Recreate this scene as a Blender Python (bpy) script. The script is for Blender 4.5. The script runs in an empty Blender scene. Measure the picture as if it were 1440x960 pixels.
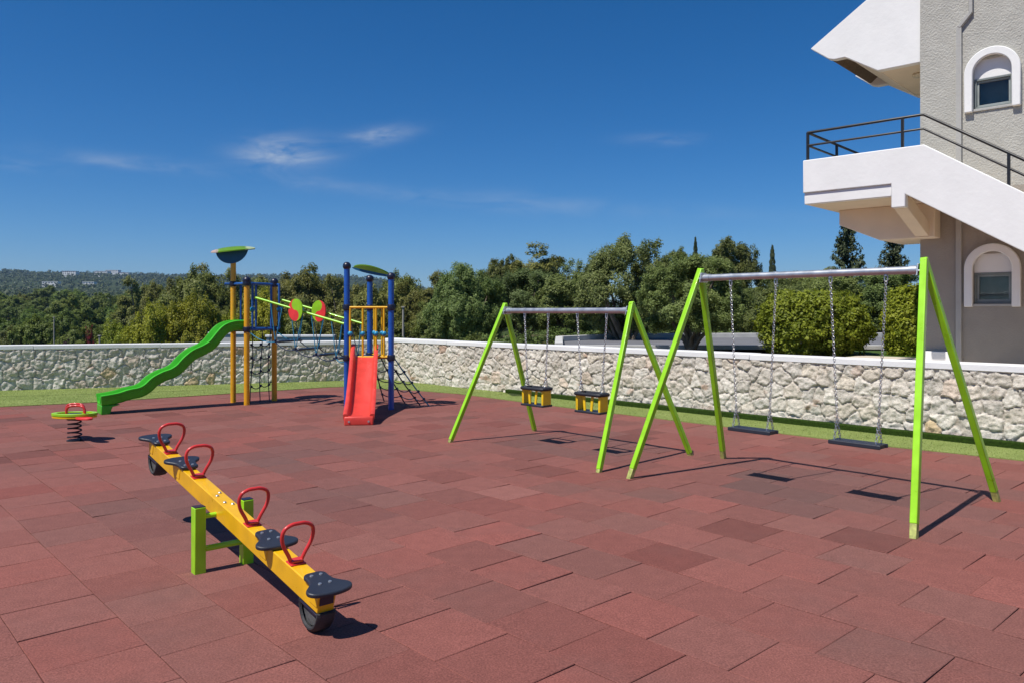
import bpy, bmesh, math, random
import numpy as np
from mathutils import Vector, Matrix, noise

R = math.radians
S = bpy.context.scene
COL = S.collection
rng = np.random.default_rng(7)
random.seed(7)

# ------------------------------------------------------------------ survey
F, XC, YH, CAMH = 1094.6, 720.0, 438.0, 1.759
def G(x, y, z=0.0):
    """ground point under a sighting of the survey photograph"""
    D = F*(CAMH-z)/(y-YH)
    return Vector(((x-XC)/F*D, D, z))
def at(x, y, D):
    return Vector(((x-XC)/F*D, D, CAMH-(y-YH)/F*D))
SUN = Vector((-.4575, -.36, 1.0)).normalized()

# ------------------------------------------------------------------ materials
def mat(name):
    m = bpy.data.materials.new(name); m.use_nodes = True
    nt = m.node_tree; b = nt.nodes['Principled BSDF']
    return m, nt, b
def N(nt, t, **k):
    n = nt.nodes.new(t)
    for a, v in k.items(): setattr(n, a, v)
    return n
def ramp(nt, stops):
    r = N(nt, 'ShaderNodeValToRGB'); e = r.color_ramp.elements
    while len(e) < len(stops): e.new(.5)
    for i, (p, c) in enumerate(stops):
        e[i].position = p; e[i].color = (*c, 1) if len(c) == 3 else c
    return r
def simple(name, col, rough=.5, metal=0.0, var=.12, vs=6.0, bump=0.0, bs=60.0, coat=0.0, spec=.5, rvar=.15):
    """a painted / moulded surface with slight mottling, scuffs and roughness variation"""
    m, nt, b = mat(name); L = nt.links
    tc = N(nt, 'ShaderNodeTexCoord')
    n1 = N(nt, 'ShaderNodeTexNoise'); n1.inputs['Scale'].default_value = vs; n1.inputs['Detail'].default_value = 6
    L.new(tc.outputs['Object'], n1.inputs['Vector'])
    c = np.array(col)
    r = ramp(nt, [(.3, tuple(c*(1-var))), (.7, tuple(np.minimum(c*(1+var), 1)))])
    L.new(n1.outputs['Fac'], r.inputs['Fac']); L.new(r.outputs['Color'], b.inputs['Base Color'])
    mr = N(nt, 'ShaderNodeMapRange'); mr.inputs['To Min'].default_value = max(rough-rvar, .03); mr.inputs['To Max'].default_value = min(rough+rvar, 1)
    L.new(n1.outputs['Fac'], mr.inputs['Value']); L.new(mr.outputs['Result'], b.inputs['Roughness'])
    b.inputs['Metallic'].default_value = metal; b.inputs['Coat Weight'].default_value = coat
    b.inputs['Specular IOR Level'].default_value = spec
    if bump:
        n2 = N(nt, 'ShaderNodeTexNoise'); n2.inputs['Scale'].default_value = bs; n2.inputs['Detail'].default_value = 8
        L.new(tc.outputs['Object'], n2.inputs['Vector'])
        bp = N(nt, 'ShaderNodeBump'); bp.inputs['Strength'].default_value = bump; bp.inputs['Distance'].default_value = .02
        L.new(n2.outputs['Fac'], bp.inputs['Height']); L.new(bp.outputs['Normal'], b.inputs['Normal'])
    return m

M = {}
M['lime'] = simple('lime_paint', (.315, .68, .014), .32, coat=.2)
M['yellow'] = simple('yellow_paint', (.80, .43, .006), .32, coat=.2)
M['seat_yellow'] = simple('moulded_seat_yellow', (.88, .56, .012), .4)
M['post_yellow'] = simple('post_yellow_paint', (.76, .37, .010), .35, coat=.2)
M['blue'] = simple('blue_paint', (.012, .085, .40), .3, coat=.2)
M['rail_blue'] = simple('rail_blue_paint', (.02, .10, .36), .35)
M['navy'] = simple('navy_plastic', (.012, .014, .035), .35)
M['red'] = simple('red_paint', (.62, .035, .03), .3, coat=.2)
M['slide_red'] = simple('red_moulded_plastic', (.68, .058, .042), .38, spec=.4)
M['slide_green'] = simple('green_moulded_plastic', (.055, .45, .020), .34, spec=.4)
M['green_board'] = simple('green_board', (.27, .55, .012), .4)
M['leaf_board'] = simple('leaf_green_board', (.20, .42, .02), .4)
def see_through(m, k):
    nt = m.node_tree; b = nt.nodes['Principled BSDF']; t = N(nt, 'ShaderNodeBsdfTranslucent'); t.inputs['Color'].default_value = (.30, .50, .04, 1)
    x = N(nt, 'ShaderNodeMixShader'); x.inputs['Fac'].default_value = k
    nt.links.new(b.outputs['BSDF'], x.inputs[1]); nt.links.new(t.outputs['BSDF'], x.inputs[2]); nt.links.new(x.outputs['Shader'], nt.nodes['Material Output'].inputs['Surface'])
see_through(M['leaf_board'], .35)
M['red_board'] = simple('red_board', (.75, .04, .04), .4)
M['teal_board'] = simple('teal_board', (.006, .09, .20), .35)
M['pale_board'] = simple('pale_green_board', (.42, .50, .26), .45)
M['tan_board'] = simple('tan_board', (.45, .33, .27), .5)
M['ball_blue'] = simple('ball_blue_plastic', (.02, .26, .46), .3)
M['rope_navy'] = simple('navy_rope', (.015, .03, .07), .8, vs=80)
M['rope_teal'] = simple('teal_rope', (.015, .20, .33), .7, vs=80)
M['rubber'] = simple('black_rubber', (.018, .019, .024), .55, bump=.15, bs=140)
M['seat_rubber'] = simple('seat_rubber', (.022, .026, .038), .45, bump=.1, bs=200)
M['tyre'] = simple('tyre_rubber', (.03, .03, .032), .7, var=.4, vs=14, bump=.3, bs=60)
M['tyre_in'] = simple('dusty_tyre_lining', (.085, .085, .082), .85, var=.4, vs=20, bump=.3, bs=50)
M['steel'] = simple('galvanised_steel', (.50, .52, .54), .42, metal=.75, var=.12, vs=9)
M['chain'] = simple('chain_steel', (.55, .55, .54), .38, metal=.85)
M['bolt'] = simple('bolt_steel', (.6, .6, .58), .3, metal=.8)
M['bare'] = simple('bare_galvanised_foot', (.40, .43, .12), .6, metal=.1, var=.4, vs=22)
M['rail_black'] = simple('black_rail_paint', (.012, .012, .013), .4)
M['white'] = simple('white_render', (.84, .83, .80), .8, var=.03, vs=3, bump=.14, bs=14, spec=.2)
M['coping'] = simple('white_coping', (.78, .775, .765), .8, var=.05, vs=2.2, bump=.15, bs=25, spec=.2)
M['cream'] = simple('cream_soffit', (.80, .69, .54), .85, var=.04, vs=3, bump=.2, bs=20, spec=.2)
M['stucco'] = simple('grey_stucco', (.46, .445, .395), .9, var=.07, vs=4, bump=.8, bs=38, spec=.15)
M['trim'] = simple('grey_painted_trim', (.43, .42, .39), .85, var=.05, vs=5, bump=.2, bs=30, spec=.2)
M['frame'] = simple('grey_window_frame', (.20, .225, .215), .5)
M['sash'] = simple('grey_green_sash', (.30, .33, .31), .5)
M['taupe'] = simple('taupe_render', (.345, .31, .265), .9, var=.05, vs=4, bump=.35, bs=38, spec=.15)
M['roof_under'] = simple('brown_roof_underside', (.16, .11, .07), .8, var=.3, vs=25, bump=.5, bs=30)
M['roof_tile'] = simple('clay_roof', (.36, .17, .10), .8, var=.2, vs=4)
M['kerb_turf'] = simple('dark_turf_edging', (.030, .058, .008), .95, var=.35, vs=40, bump=.8, bs=160, spec=.1)
M['asphalt'] = simple('asphalt', (.17, .17, .18), .9, var=.12, vs=1.5, bump=.3, bs=120, spec=.2)
M['concrete'] = simple('pale_concrete', (.55, .54, .51), .85, var=.12, vs=3, bump=.2, bs=30, spec=.2)
M['bounce_ground'] = simple('cream_bounce', (.62, .55, .45), .85, var=.06, vs=3, bump=.15, bs=30, spec=.2)  # colour of the unseen ground sheet added as a light reflector
M['lawn'] = simple('garden_lawn', (.07, .12, .025), .95, var=.3, vs=5, bump=.8, bs=80, spec=.1)
M['bark'] = simple('bark', (.17, .14, .105), .9, var=.35, vs=12, bump=.8, bs=25, spec=.1)
M['pole'] = simple('weathered_pole', (.34, .31, .27), .7)
M['farwhite'] = simple('far_white_wall', (.75, .73, .70), .8, var=.04)
M['dark'] = simple('dark_opening', (.03, .03, .035), .4)
M['lamp_shell'] = simple('lamp_shell', (.62, .55, .42), .4)

def glass():
    m, nt, b = mat('window_glass')
    b.inputs['Base Color'].default_value = (.085, .085, .082, 1); b.inputs['Roughness'].default_value = .10
    b.inputs['Specular IOR Level'].default_value = .6
    return m
M['glass'] = glass()
def pane():
    m = bpy.data.materials.new('clear_pane'); m.use_nodes = True; nt = m.node_tree; nt.nodes.remove(nt.nodes['Principled BSDF'])
    t = N(nt, 'ShaderNodeBsdfTransparent'); t.inputs['Color'].default_value = (.72, .76, .74, 1); g = N(nt, 'ShaderNodeBsdfGlossy'); g.inputs['Roughness'].default_value = .04
    f = N(nt, 'ShaderNodeFresnel'); f.inputs['IOR'].default_value = 1.5; x = N(nt, 'ShaderNodeMixShader')
    for a, b in ((f.outputs[0], x.inputs[0]), (t.outputs[0], x.inputs[1]), (g.outputs[0], x.inputs[2]), (x.outputs[0], nt.nodes['Material Output'].inputs['Surface'])): nt.links.new(a, b)
    return m
M['pane'] = pane(); M['blind'] = simple('grey_blind', (.60, .59, .56), .8)

def paving():
    m, nt, b = mat('red_rubber_tile'); L = nt.links
    at_ = N(nt, 'ShaderNodeAttribute', attribute_name='tint')
    tc = N(nt, 'ShaderNodeTexCoord')
    nz = N(nt, 'ShaderNodeTexNoise'); nz.inputs['Scale'].default_value = 95; nz.inputs['Detail'].default_value = 5; nz.inputs['Roughness'].default_value = .7
    L.new(tc.outputs['Object'], nz.inputs['Vector'])
    nb = N(nt, 'ShaderNodeTexNoise'); nb.inputs['Scale'].default_value = .75; nb.inputs['Detail'].default_value = 5; nb.inputs['Roughness'].default_value = .6
    L.new(tc.outputs['Object'], nb.inputs['Vector'])
    nm = N(nt, 'ShaderNodeTexNoise'); nm.inputs['Scale'].default_value = 9; nm.inputs['Detail'].default_value = 6
    L.new(tc.outputs['Object'], nm.inputs['Vector'])
    # crumb speckle
    r1 = ramp(nt, [(.32, (.52, .48, .48)), (.5, (1, 1, 1)), (.68, (1.55, 1.55, 1.55))])
    L.new(nz.outputs['Fac'], r1.inputs['Fac'])
    mu = N(nt, 'ShaderNodeMix', data_type='RGBA', blend_type='MULTIPLY'); mu.inputs['Factor'].default_value = .8
    L.new(at_.outputs['Color'], mu.inputs['A']); L.new(r1.outputs['Color'], mu.inputs['B'])
    # grey wear and dust drifting over several tiles
    r2 = ramp(nt, [(.52, (0, 0, 0)), (.72, (1, 1, 1))]); L.new(nb.outputs['Fac'], r2.inputs['Fac'])
    sc = N(nt, 'ShaderNodeMath', operation='MULTIPLY'); sc.inputs[1].default_value = .30
    L.new(r2.outputs['Color'], sc.inputs[0])
    m2 = N(nt, 'ShaderNodeMix', data_type='RGBA'); m2.inputs['B'].default_value = (.132, .083, .073, 1)
    L.new(sc.outputs[0], m2.inputs['Factor']); L.new(mu.outputs['Result'], m2.inputs['A'])
    r3 = ramp(nt, [(.3, (.92, .92, .92)), (.7, (1.06, 1.06, 1.06))]); L.new(nm.outputs['Fac'], r3.inputs['Fac'])
    m3 = N(nt, 'ShaderNodeMix', data_type='RGBA', blend_type='MULTIPLY'); m3.inputs['Factor'].default_value = 1
    L.new(m2.outputs['Result'], m3.inputs['A']); L.new(r3.outputs['Color'], m3.inputs['B'])
    # light scuff spots
    vs = N(nt, 'ShaderNodeTexNoise'); vs.inputs['Scale'].default_value = 3.1; vs.inputs['Detail'].default_value = 9; vs.inputs['Roughness'].default_value = .75
    L.new(tc.outputs['Object'], vs.inputs['Vector'])
    r4 = ramp(nt, [(.66, (0, 0, 0)), (.78, (.5, .5, .5))]); L.new(vs.outputs['Fac'], r4.inputs['Fac'])
    m4 = N(nt, 'ShaderNodeMix', data_type='RGBA'); m4.inputs['B'].default_value = (.33, .22, .19, 1)
    L.new(r4.outputs['Color'], m4.inputs['Factor']); L.new(m3.outputs['Result'], m4.inputs['A'])
    L.new(m4.outputs['Result'], b.inputs['Base Color'])
    b.inputs['Roughness'].default_value = .88; b.inputs['Specular IOR Level'].default_value = .25
    bp = N(nt, 'ShaderNodeBump'); bp.inputs['Strength'].default_value = .55; bp.inputs['Distance'].default_value = .004
    L.new(nz.outputs['Fac'], bp.inputs['Height']); L.new(bp.outputs['Normal'], b.inputs['Normal'])
    return m
M['paving'] = paving()

def turf():
    m, nt, b = mat('artificial_turf'); L = nt.links
    tc = N(nt, 'ShaderNodeTexCoord')
    n1 = N(nt, 'ShaderNodeTexNoise'); n1.inputs['Scale'].default_value = 120; n1.inputs['Detail'].default_value = 4
    n2 = N(nt, 'ShaderNodeTexNoise'); n2.inputs['Scale'].default_value = 1.3; n2.inputs['Detail'].default_value = 4
    for n in (n1, n2): L.new(tc.outputs['Object'], n.inputs['Vector'])
    r1 = ramp(nt, [(.3, (.13, .175, .035)), (.5, (.215, .275, .070)), (.72, (.33, .38, .15))]); L.new(n1.outputs['Fac'], r1.inputs['Fac'])
    r2 = ramp(nt, [(.3, (.82, .85, .8)), (.7, (1.12, 1.1, 1.15))]); L.new(n2.outputs['Fac'], r2.inputs['Fac'])
    mu = N(nt, 'ShaderNodeMix', data_type='RGBA', blend_type='MULTIPLY'); mu.inputs['Factor'].default_value = 1
    L.new(r1.outputs['Color'], mu.inputs['A']); L.new(r2.outputs['Color'], mu.inputs['B'])
    L.new(mu.outputs['Result'], b.inputs['Base Color']); b.inputs['Roughness'].default_value = .9; b.inputs['Specular IOR Level'].default_value = .15
    bp = N(nt, 'ShaderNodeBump'); bp.inputs['Strength'].default_value = .7; bp.inputs['Distance'].default_value = .012
    L.new(n1.outputs['Fac'], bp.inputs['Height']); L.new(bp.outputs['Normal'], b.inputs['Normal'])
    return m
M['turf'] = turf()

def stone():
    m, nt, b = mat('rubble_stone'); L = nt.links
    a = N(nt, 'ShaderNodeAttribute', attribute_name='tint')
    tc = N(nt, 'ShaderNodeTexCoord')
    n1 = N(nt, 'ShaderNodeTexNoise'); n1.inputs['Scale'].default_value = 30; n1.inputs['Detail'].default_value = 9; n1.inputs['Roughness'].default_value = .72
    L.new(tc.outputs['Object'], n1.inputs['Vector'])
    r1 = ramp(nt, [(.30, (.60, .57, .54)), (.5, (1, 1, 1)), (.72, (1.25, 1.23, 1.2))]); L.new(n1.outputs['Fac'], r1.inputs['Fac'])
    mu = N(nt, 'ShaderNodeMix', data_type='RGBA', blend_type='MULTIPLY'); mu.inputs['Factor'].default_value = 1
    L.new(a.outputs['Color'], mu.inputs['A']); L.new(r1.outputs['Color'], mu.inputs['B'])
    L.new(mu.outputs['Result'], b.inputs['Base Color']); b.inputs['Roughness'].default_value = .92; b.inputs['Specular IOR Level'].default_value = .15
    bp = N(nt, 'ShaderNodeBump'); bp.inputs['Strength'].default_value = .6; bp.inputs['Distance'].default_value = .03
    L.new(n1.outputs['Fac'], bp.inputs['Height']); L.new(bp.outputs['Normal'], b.inputs['Normal'])
    return m
M['stone'] = stone()

def leaf(name, c0, c1, trans=.25):
    m, nt, b = mat(name); L = nt.links
    a = N(nt, 'ShaderNodeAttribute', attribute_name='tint')
    r0 = ramp(nt, [(0, c0), (1, c1)]); L.new(a.outputs['Fac'], r0.inputs['Fac'])
    oi = N(nt, 'ShaderNodeObjectInfo'); r = N(nt, 'ShaderNodeMix', data_type='RGBA', blend_type='MULTIPLY'); r.inputs['Factor'].default_value = 1
    rv = ramp(nt, [(0, (.74, .80, .78)), (.35, (1.08, .98, .8)), (.7, (.92, 1.06, .92)), (1, (1.25, 1.18, 1.0))]); L.new(oi.outputs['Random'], rv.inputs['Fac'])
    L.new(r0.outputs['Color'], r.inputs['A']); L.new(rv.outputs['Color'], r.inputs['B'])
    L.new(r.outputs[2], b.inputs['Base Color'])
    b.inputs['Roughness'].default_value = .55; b.inputs['Specular IOR Level'].default_value = .3
    t = N(nt, 'ShaderNodeBsdfTranslucent'); L.new(r.outputs[2], t.inputs['Color'])
    mx = N(nt, 'ShaderNodeMixShader'); mx.inputs['Fac'].default_value = trans
    L.new(b.outputs['BSDF'], mx.inputs[1]); L.new(t.outputs['BSDF'], mx.inputs[2])
    L.new(mx.outputs['Shader'], nt.nodes['Material Output'].inputs['Surface'])
    return m
M['l_olive'] = leaf('olive_leaf', (.085, .125, .030), (.31, .365, .135), .40)
M['l_euc'] = leaf('eucalyptus_leaf', (.092, .110, .027), (.31, .315, .090), .40)
M['l_pine'] = leaf('pine_needle', (.070, .118, .024), (.24, .30, .068), .38)
M['l_far'] = leaf('far_leaf', (.024, .044, .014), (.10, .13, .036), .15)
M['l_acacia'] = leaf('acacia_leaf', (.14, .17, .015), (.40, .40, .035), .35)
M['l_hedge'] = leaf('hedge_leaf', (.125, .175, .013), (.37, .42, .042), .36)
M['l_conifer'] = leaf('conifer_needle', (.030, .048, .022), (.085, .11, .055), .15)
M['l_scrub'] = leaf('scrub_leaf', (.085, .12, .03), (.24, .29, .10), .35)
M['l_purple'] = leaf('purple_leaf', (.045, .02, .035), (.11, .045, .07))
M['l_red'] = leaf('red_bract', (.16, .02, .03), (.32, .05, .07))

# ------------------------------------------------------------------ mesh builder
class MB:
    def __init__(s): s.v = []; s.f = []; s.m = []; s.M = Matrix.Identity(4); s.cur = 0
    def add(s, vs, fs):
        o = len(s.v)
        for p in vs: s.v.append(tuple(s.M @ Vector(p)))
        for f in fs: s.f.append(tuple(i+o for i in f)); s.m.append(s.cur)
    def box(s, c, d, rot=None):
        c = Vector(c); x, y, z = d[0]/2, d[1]/2, d[2]/2
        vs = [Vector((a*x, b*y, e*z)) for e in (-1, 1) for a, b in ((-1, -1), (1, -1), (1, 1), (-1, 1))]
        if rot is not None: vs = [rot @ p for p in vs]
        s.add([c+p for p in vs], [(3, 2, 1, 0), (4, 5, 6, 7), (0, 1, 5, 4), (1, 2, 6, 5), (2, 3, 7, 6), (3, 0, 4, 7)])
    def bar(s, a, b, w, h, side=None):
        """rectangular bar from a to b; w across `side`, h across the other"""
        a, b = Vector(a), Vector(b); z = (b-a).normalized()
        x = Vector(side) if side is not None else (Vector((0, 0, 1)) if abs(z.z) < .9 else Vector((1, 0, 0)))
        x = (x - z*x.dot(z)).normalized(); y = z.cross(x)
        vs = [p + x*i*w/2 + y*j*h/2 for p in (a, b) for i, j in ((-1, -1), (1, -1), (1, 1), (-1, 1))]
        s.add(vs, [(3, 2, 1, 0), (4, 5, 6, 7), (0, 1, 5, 4), (1, 2, 6, 5), (2, 3, 7, 6), (3, 0, 4, 7)])
    def tube(s, pts, r, n=10, closed=False, cap=True):
        P = [Vector(p) for p in pts]; k = len(P); rs = r if hasattr(r, '__len__') else [r]*k
        T = []
        for i in range(k):
            a = P[(i-1) % k] if (closed or i > 0) else P[i]; b = P[(i+1) % k] if (closed or i < k-1) else P[i]
            T.append((b-a).normalized())
        u = T[0].orthogonal().normalized(); vs = []
        for i in range(k):
            u = (u - T[i]*u.dot(T[i])).normalized(); w = T[i].cross(u)
            for j in range(n):
                a = 2*math.pi*j/n; vs.append(P[i] + (u*math.cos(a)+w*math.sin(a))*rs[i])
        fs = []
        for i in range(k if closed else k-1):
            i2 = (i+1) % k
            # keep the seam of closed loops matched
            for j in range(n): fs.append((i*n+j, i*n+(j+1) % n, i2*n+(j+1) % n, i2*n+j))
        if cap and not closed: fs += [tuple(range(n-1, -1, -1)), tuple((k-1)*n+j for j in range(n))]
        s.add(vs, fs)
    def lathe(s, prof, n=20, c=(0, 0, 0), R3=None):
        """profile of (r, z)"""
        c = Vector(c); vs = []; fs = []; k = len(prof)
        for r, z in prof:
            for j in range(n):
                p = Vector((r*math.cos(2*math.pi*j/n), r*math.sin(2*math.pi*j/n), z))
                vs.append(c + (R3 @ p if R3 is not None else p))
        for i in range(k-1):
            for j in range(n): fs.append((i*n+j, i*n+(j+1) % n, (i+1)*n+(j+1) % n, (i+1)*n+j))
        fs += [tuple(range(n-1, -1, -1)), tuple((k-1)*n+j for j in range(n))]
        s.add(vs, fs)
    def ball(s, c, r, n=14, sq=1.0):
        s.lathe([(max(r*math.sin(math.pi*i/9), 1e-4), -r*sq*math.cos(math.pi*i/9)) for i in range(10)], n, c)
    def prism(s, poly, O, U, V, W):
        """polygon in (u, v) at O + u U + v V, extruded along vector W"""
        O, U, V, W = Vector(O), Vector(U), Vector(V), Vector(W); n = len(poly)
        a = [O+U*p+V*q for p, q in poly]; b = [p+W for p in a]
        ar = sum(poly[i][0]*poly[(i+1) % n][1]-poly[(i+1) % n][0]*poly[i][1] for i in range(n))
        flip = (ar > 0) == (U.cross(V).dot(W) > 0)
        fa, fb = tuple(range(n)), tuple(range(n, 2*n))
        sd = [(i, (i+1) % n, n+(i+1) % n, n+i) for i in range(n)]
        if flip: fs = [fa[::-1], fb] + sd
        else: fs = [fa, fb[::-1]] + [q[::-1] for q in sd]
        s.add(a+b, fs)
    def build(s, name, m, parent=None, bevel=0, smooth=True, angle=38, loc=None, seg=2):
        me = bpy.data.meshes.new(name); me.from_pydata(s.v, [], s.f); me.update()
        for x in (m if isinstance(m, (list, tuple)) else [m]): me.materials.append(x)
        me.polygons.foreach_set('material_index', s.m)
        if smooth:
            me.shade_smooth(); me.set_sharp_from_angle(angle=R(angle))
        o = bpy.data.objects.new(name, me); COL.objects.link(o)
        if parent is not None: o.parent = parent
        if loc is not None: o.location = loc
        if bevel:
            b = o.modifiers.new('bevel', 'BEVEL'); b.width = bevel; b.segments = seg; b.limit_method = 'ANGLE'; b.angle_limit = R(40)
            b.harden_normals = False
        return o
def tag(o, label=None, cat=None, group=None, kind=None):
    if label: o['label'] = label
    if cat: o['category'] = cat
    if group: o['group'] = group
    if kind: o['kind'] = kind
    return o
def empty(name, loc, label, cat, group=None, rz=0):
    o = bpy.data.objects.new(name, None); COL.objects.link(o); o.location = loc; o.rotation_euler.z = rz
    o.empty_display_size = .2
    return tag(o, label, cat, group)
def T(v): return Matrix.Translation(Vector(v))
def frame(O, X, Y, Z):
    m = Matrix.Identity(4)
    for i, a in enumerate((X, Y, Z)):
        a = Vector(a)
        for j in range(3): m[j][i] = a[j]
    m.translation = Vector(O)
    return m
def catmull(pts, n=6, closed=False):
    P = [Vector(p) for p in pts]; k = len(P); out = []
    for i in range(k if closed else k-1):
        p1, p2 = P[i], P[(i+1) % k]
        p0 = P[i-1] if (closed or i > 0) else p1*2-p2
        p3 = P[(i+2) % k] if (closed or i < k-2) else p2*2-p1
        for j in range(n):
            t = j/n
            out.append(.5*((2*p1)+(p2-p0)*t+(2*p0-5*p1+4*p2-p3)*t*t+(3*p1-p0-3*p2+p3)*t**3))
    if not closed: out.append(P[-1])
    return out
def lerp(a, b, t): return Vector(a)*(1-t)+Vector(b)*t
UP = Vector((0, 0, 1))

# ------------------------------------------------------------------ terrain
RV = [0, 20, 45, 100, 200, 400, 700, 1000, 1600, 2500, 3600]
ZV = [-.5, -1.3, -4, -8, -9, -1, 10, 20, 58, 104, 60]
RR = [0, 30, 60, 150, 400, 1000, 1600, 2500, 3600]
ZR = [-.5, .45, .6, 1, 3, 6, 10, 30, 30]
def terrain(x, y):
    r = math.hypot(x, y)
    if y <= 0: return -.5
    u = x/max(y, .1)
    k = min(max((.0-u)/.2, 0), 1); k = k*k*(3-2*k)
    z = k*np.interp(r, RV, ZV)+(1-k)*np.interp(r, RR, ZR)
    if r > 150:
        a = min((r-150)/600, 1)
        z += a*(r*.006)*noise.noise(Vector((x*.0022, y*.0022, 3)))+a*3*noise.noise(Vector((x*.012, y*.012, 9)))
    return float(z)
def build_terrain():
    mb = MB(); rad = [0.5, 6, 12, 18, 24, 30, 38, 48, 60, 80, 100, 130, 170, 220, 290, 370, 460, 560, 680, 820, 1000, 1200, 1400, 1600, 1800, 2000, 2250, 2500, 2800, 3200, 3600]
    na = 180; vs = []
    for r in rad:
        for j in range(na):
            a = 2*math.pi*j/na; x, y = r*math.sin(a), r*math.cos(a); vs.append((x, y, terrain(x, y)))
    fs = [(i*na+(j+1) % na, i*na+j, (i+1)*na+j, (i+1)*na+(j+1) % na) for i in range(len(rad)-1) for j in range(na)]
    mb.add(vs, fs)
    m, nt, b = mat('dry_scrub_ground'); L = nt.links
    tc = N(nt, 'ShaderNodeTexCoord'); n1 = N(nt, 'ShaderNodeTexNoise'); n1.inputs['Scale'].default_value = .05; n1.inputs['Detail'].default_value = 8
    L.new(tc.outputs['Object'], n1.inputs['Vector'])
    r = ramp(nt, [(.35, (.025, .042, .014)), (.6, (.05, .065, .024)), (.8, (.13, .11, .065))]); L.new(n1.outputs['Fac'], r.inputs['Fac'])
    L.new(r.outputs['Color'], b.inputs['Base Color']); b.inputs['Roughness'].default_value = .95; b.inputs['Specular IOR Level'].default_value = .1
    tag(mb.build('hills', m, angle=180), kind='structure')
build_terrain()

# ------------------------------------------------------------------ paving
TH = .8285
A2 = Vector((math.sin(TH), math.cos(TH), 0)); B2 = Vector((math.cos(TH), -math.sin(TH), 0))
EDGE = [Vector((-19, 10.4, 0)), G(0, 572), G(125, 566), G(360, 551), G(462, 544.3), G(484, 543.6), G(585, 549), G(640, 553), G(860, 580.7), G(1001, 597.5), G(1241, 626.7), G(1440, 648), Vector((12.6, 2.2, 0))]
CORN = Vector((-3.25, 20.15, 0)); WL = Vector((-18, 14.95, 0)); WR = Vector((12.9, 3.45, 0))
def inside_pave(p):
    if p.x < -19.2 or p.x > 14 or p.y < -9: return False
    for a, b in zip(EDGE, EDGE[1:]):
        if a.x <= p.x <= b.x or (p.x > EDGE[-1].x and b is EDGE[-1]):
            t = (p.x-a.x)/(b.x-a.x); return p.y < a.y+(b.y-a.y)*t+.45
    return p.y < EDGE[0].y
def build_paving():
    # joint lines run along B every half metre; joints along A are staggered row by row
    ph = G(15, 722.5).dot(A2) % .5
    q = G(770.75, 911.25); row_q = round((q.dot(A2)-ph)/.5); qb = q.dot(B2)
    vs = []; fs = []; cols = []; t = .5; gap = .0019; bev = .0035
    r_ = random.Random(3)
    wear = [G(1150, 700), G(1270, 690), G(780, 618), G(860, 634), G(1090, 672), G(1210, 692), G(420, 640), G(260, 720), G(470, 700)]
    for i in range(-60, 60):
        off = (qb + (.25 if (i-row_q) % 2 else 0) + r_.uniform(-.035, .035))
        for j in range(-70, 70):
            ca = ph+(i+.5)*t; cb = off+(j+.5)*t
            c = A2*ca+B2*cb
            if not inside_pave(c): continue
            if c.y < -5 or (c.y < 2 and abs(c.x) > 9): continue
            o = len(vs); ta, tb, z0 = r_.gauss(0, .0013), r_.gauss(0, .0013), r_.gauss(0, .0004)
            h = t/2-gap; rz = r_.gauss(0, .0025)
            curl = [max(0, r_.gauss(.0, .0013)) for _ in range(4)]
            sg = ((-1, -1), (1, -1), (1, 1), (-1, 1))
            def pt(a, b, z):
                a2, b2 = a*math.cos(rz)-b*math.sin(rz), a*math.sin(rz)+b*math.cos(rz)
                p = c+A2*a2+B2*b2; return (p.x, p.y, z)
            hi = h-bev
            for k, (a, b) in enumerate(sg): vs.append(pt(a*hi, b*hi, z0+ta*a+tb*b+curl[k]))
            for k, (a, b) in enumerate(sg): vs.append(pt(a*h, b*h, z0+ta*a+tb*b+curl[k]-.003))
            for k, (a, b) in enumerate(sg): vs.append(pt(a*h, b*h, -.013))
            fs.append((o+3, o+2, o+1, o))
            for k in range(4):
                k2 = (k+1) % 4
                fs.append((o+k, o+k2, o+4+k2, o+4+k)); fs.append((o+4+k, o+4+k2, o+8+k2, o+8+k))
            base = np.array((.218, .082, .066))
            v = r_.gauss(1, .07); s = r_.gauss(0, .55)
            if r_.random() < .035: v *= .74
            if r_.random() < .05: v *= 1.10; s -= 1.0
            col = base*v*np.array((1-.03*s, 1+.07*s, 1+.08*s))
            w = sum(math.exp(-((c-p).length/.8)**2) for p in wear); w = min(w, 1)*r_.uniform(.2, .8)
            col = col*(1-w)+np.array((.118, .072, .064))*w
            cols += [col]*12
    me = bpy.data.meshes.new('rubber_paving'); me.from_pydata(vs, [], fs); me.update()
    a = me.attributes.new('tint', 'FLOAT_COLOR', 'POINT')
    a.data.foreach_set('color', np.c_[np.array(cols), np.ones(len(cols))].astype(np.float32).ravel())
    me.materials.append(M['paving'])
    o = bpy.data.objects.new('rubber_paving', me); COL.objects.link(o); tag(o, kind='structure')
    mb = MB(); mb.add([(-19.5, -9, -.012), (14, -9, -.012), (14, 3, -.012), (-3, 20.2, -.012), (-19.5, 15, -.012)], [(0, 1, 2, 3, 4)])
    sub = simple('dark_joint_filling', (.055, .020, .017), .95)
    tag(mb.build('paving_bed', sub), kind='structure')
build_paving()

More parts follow.
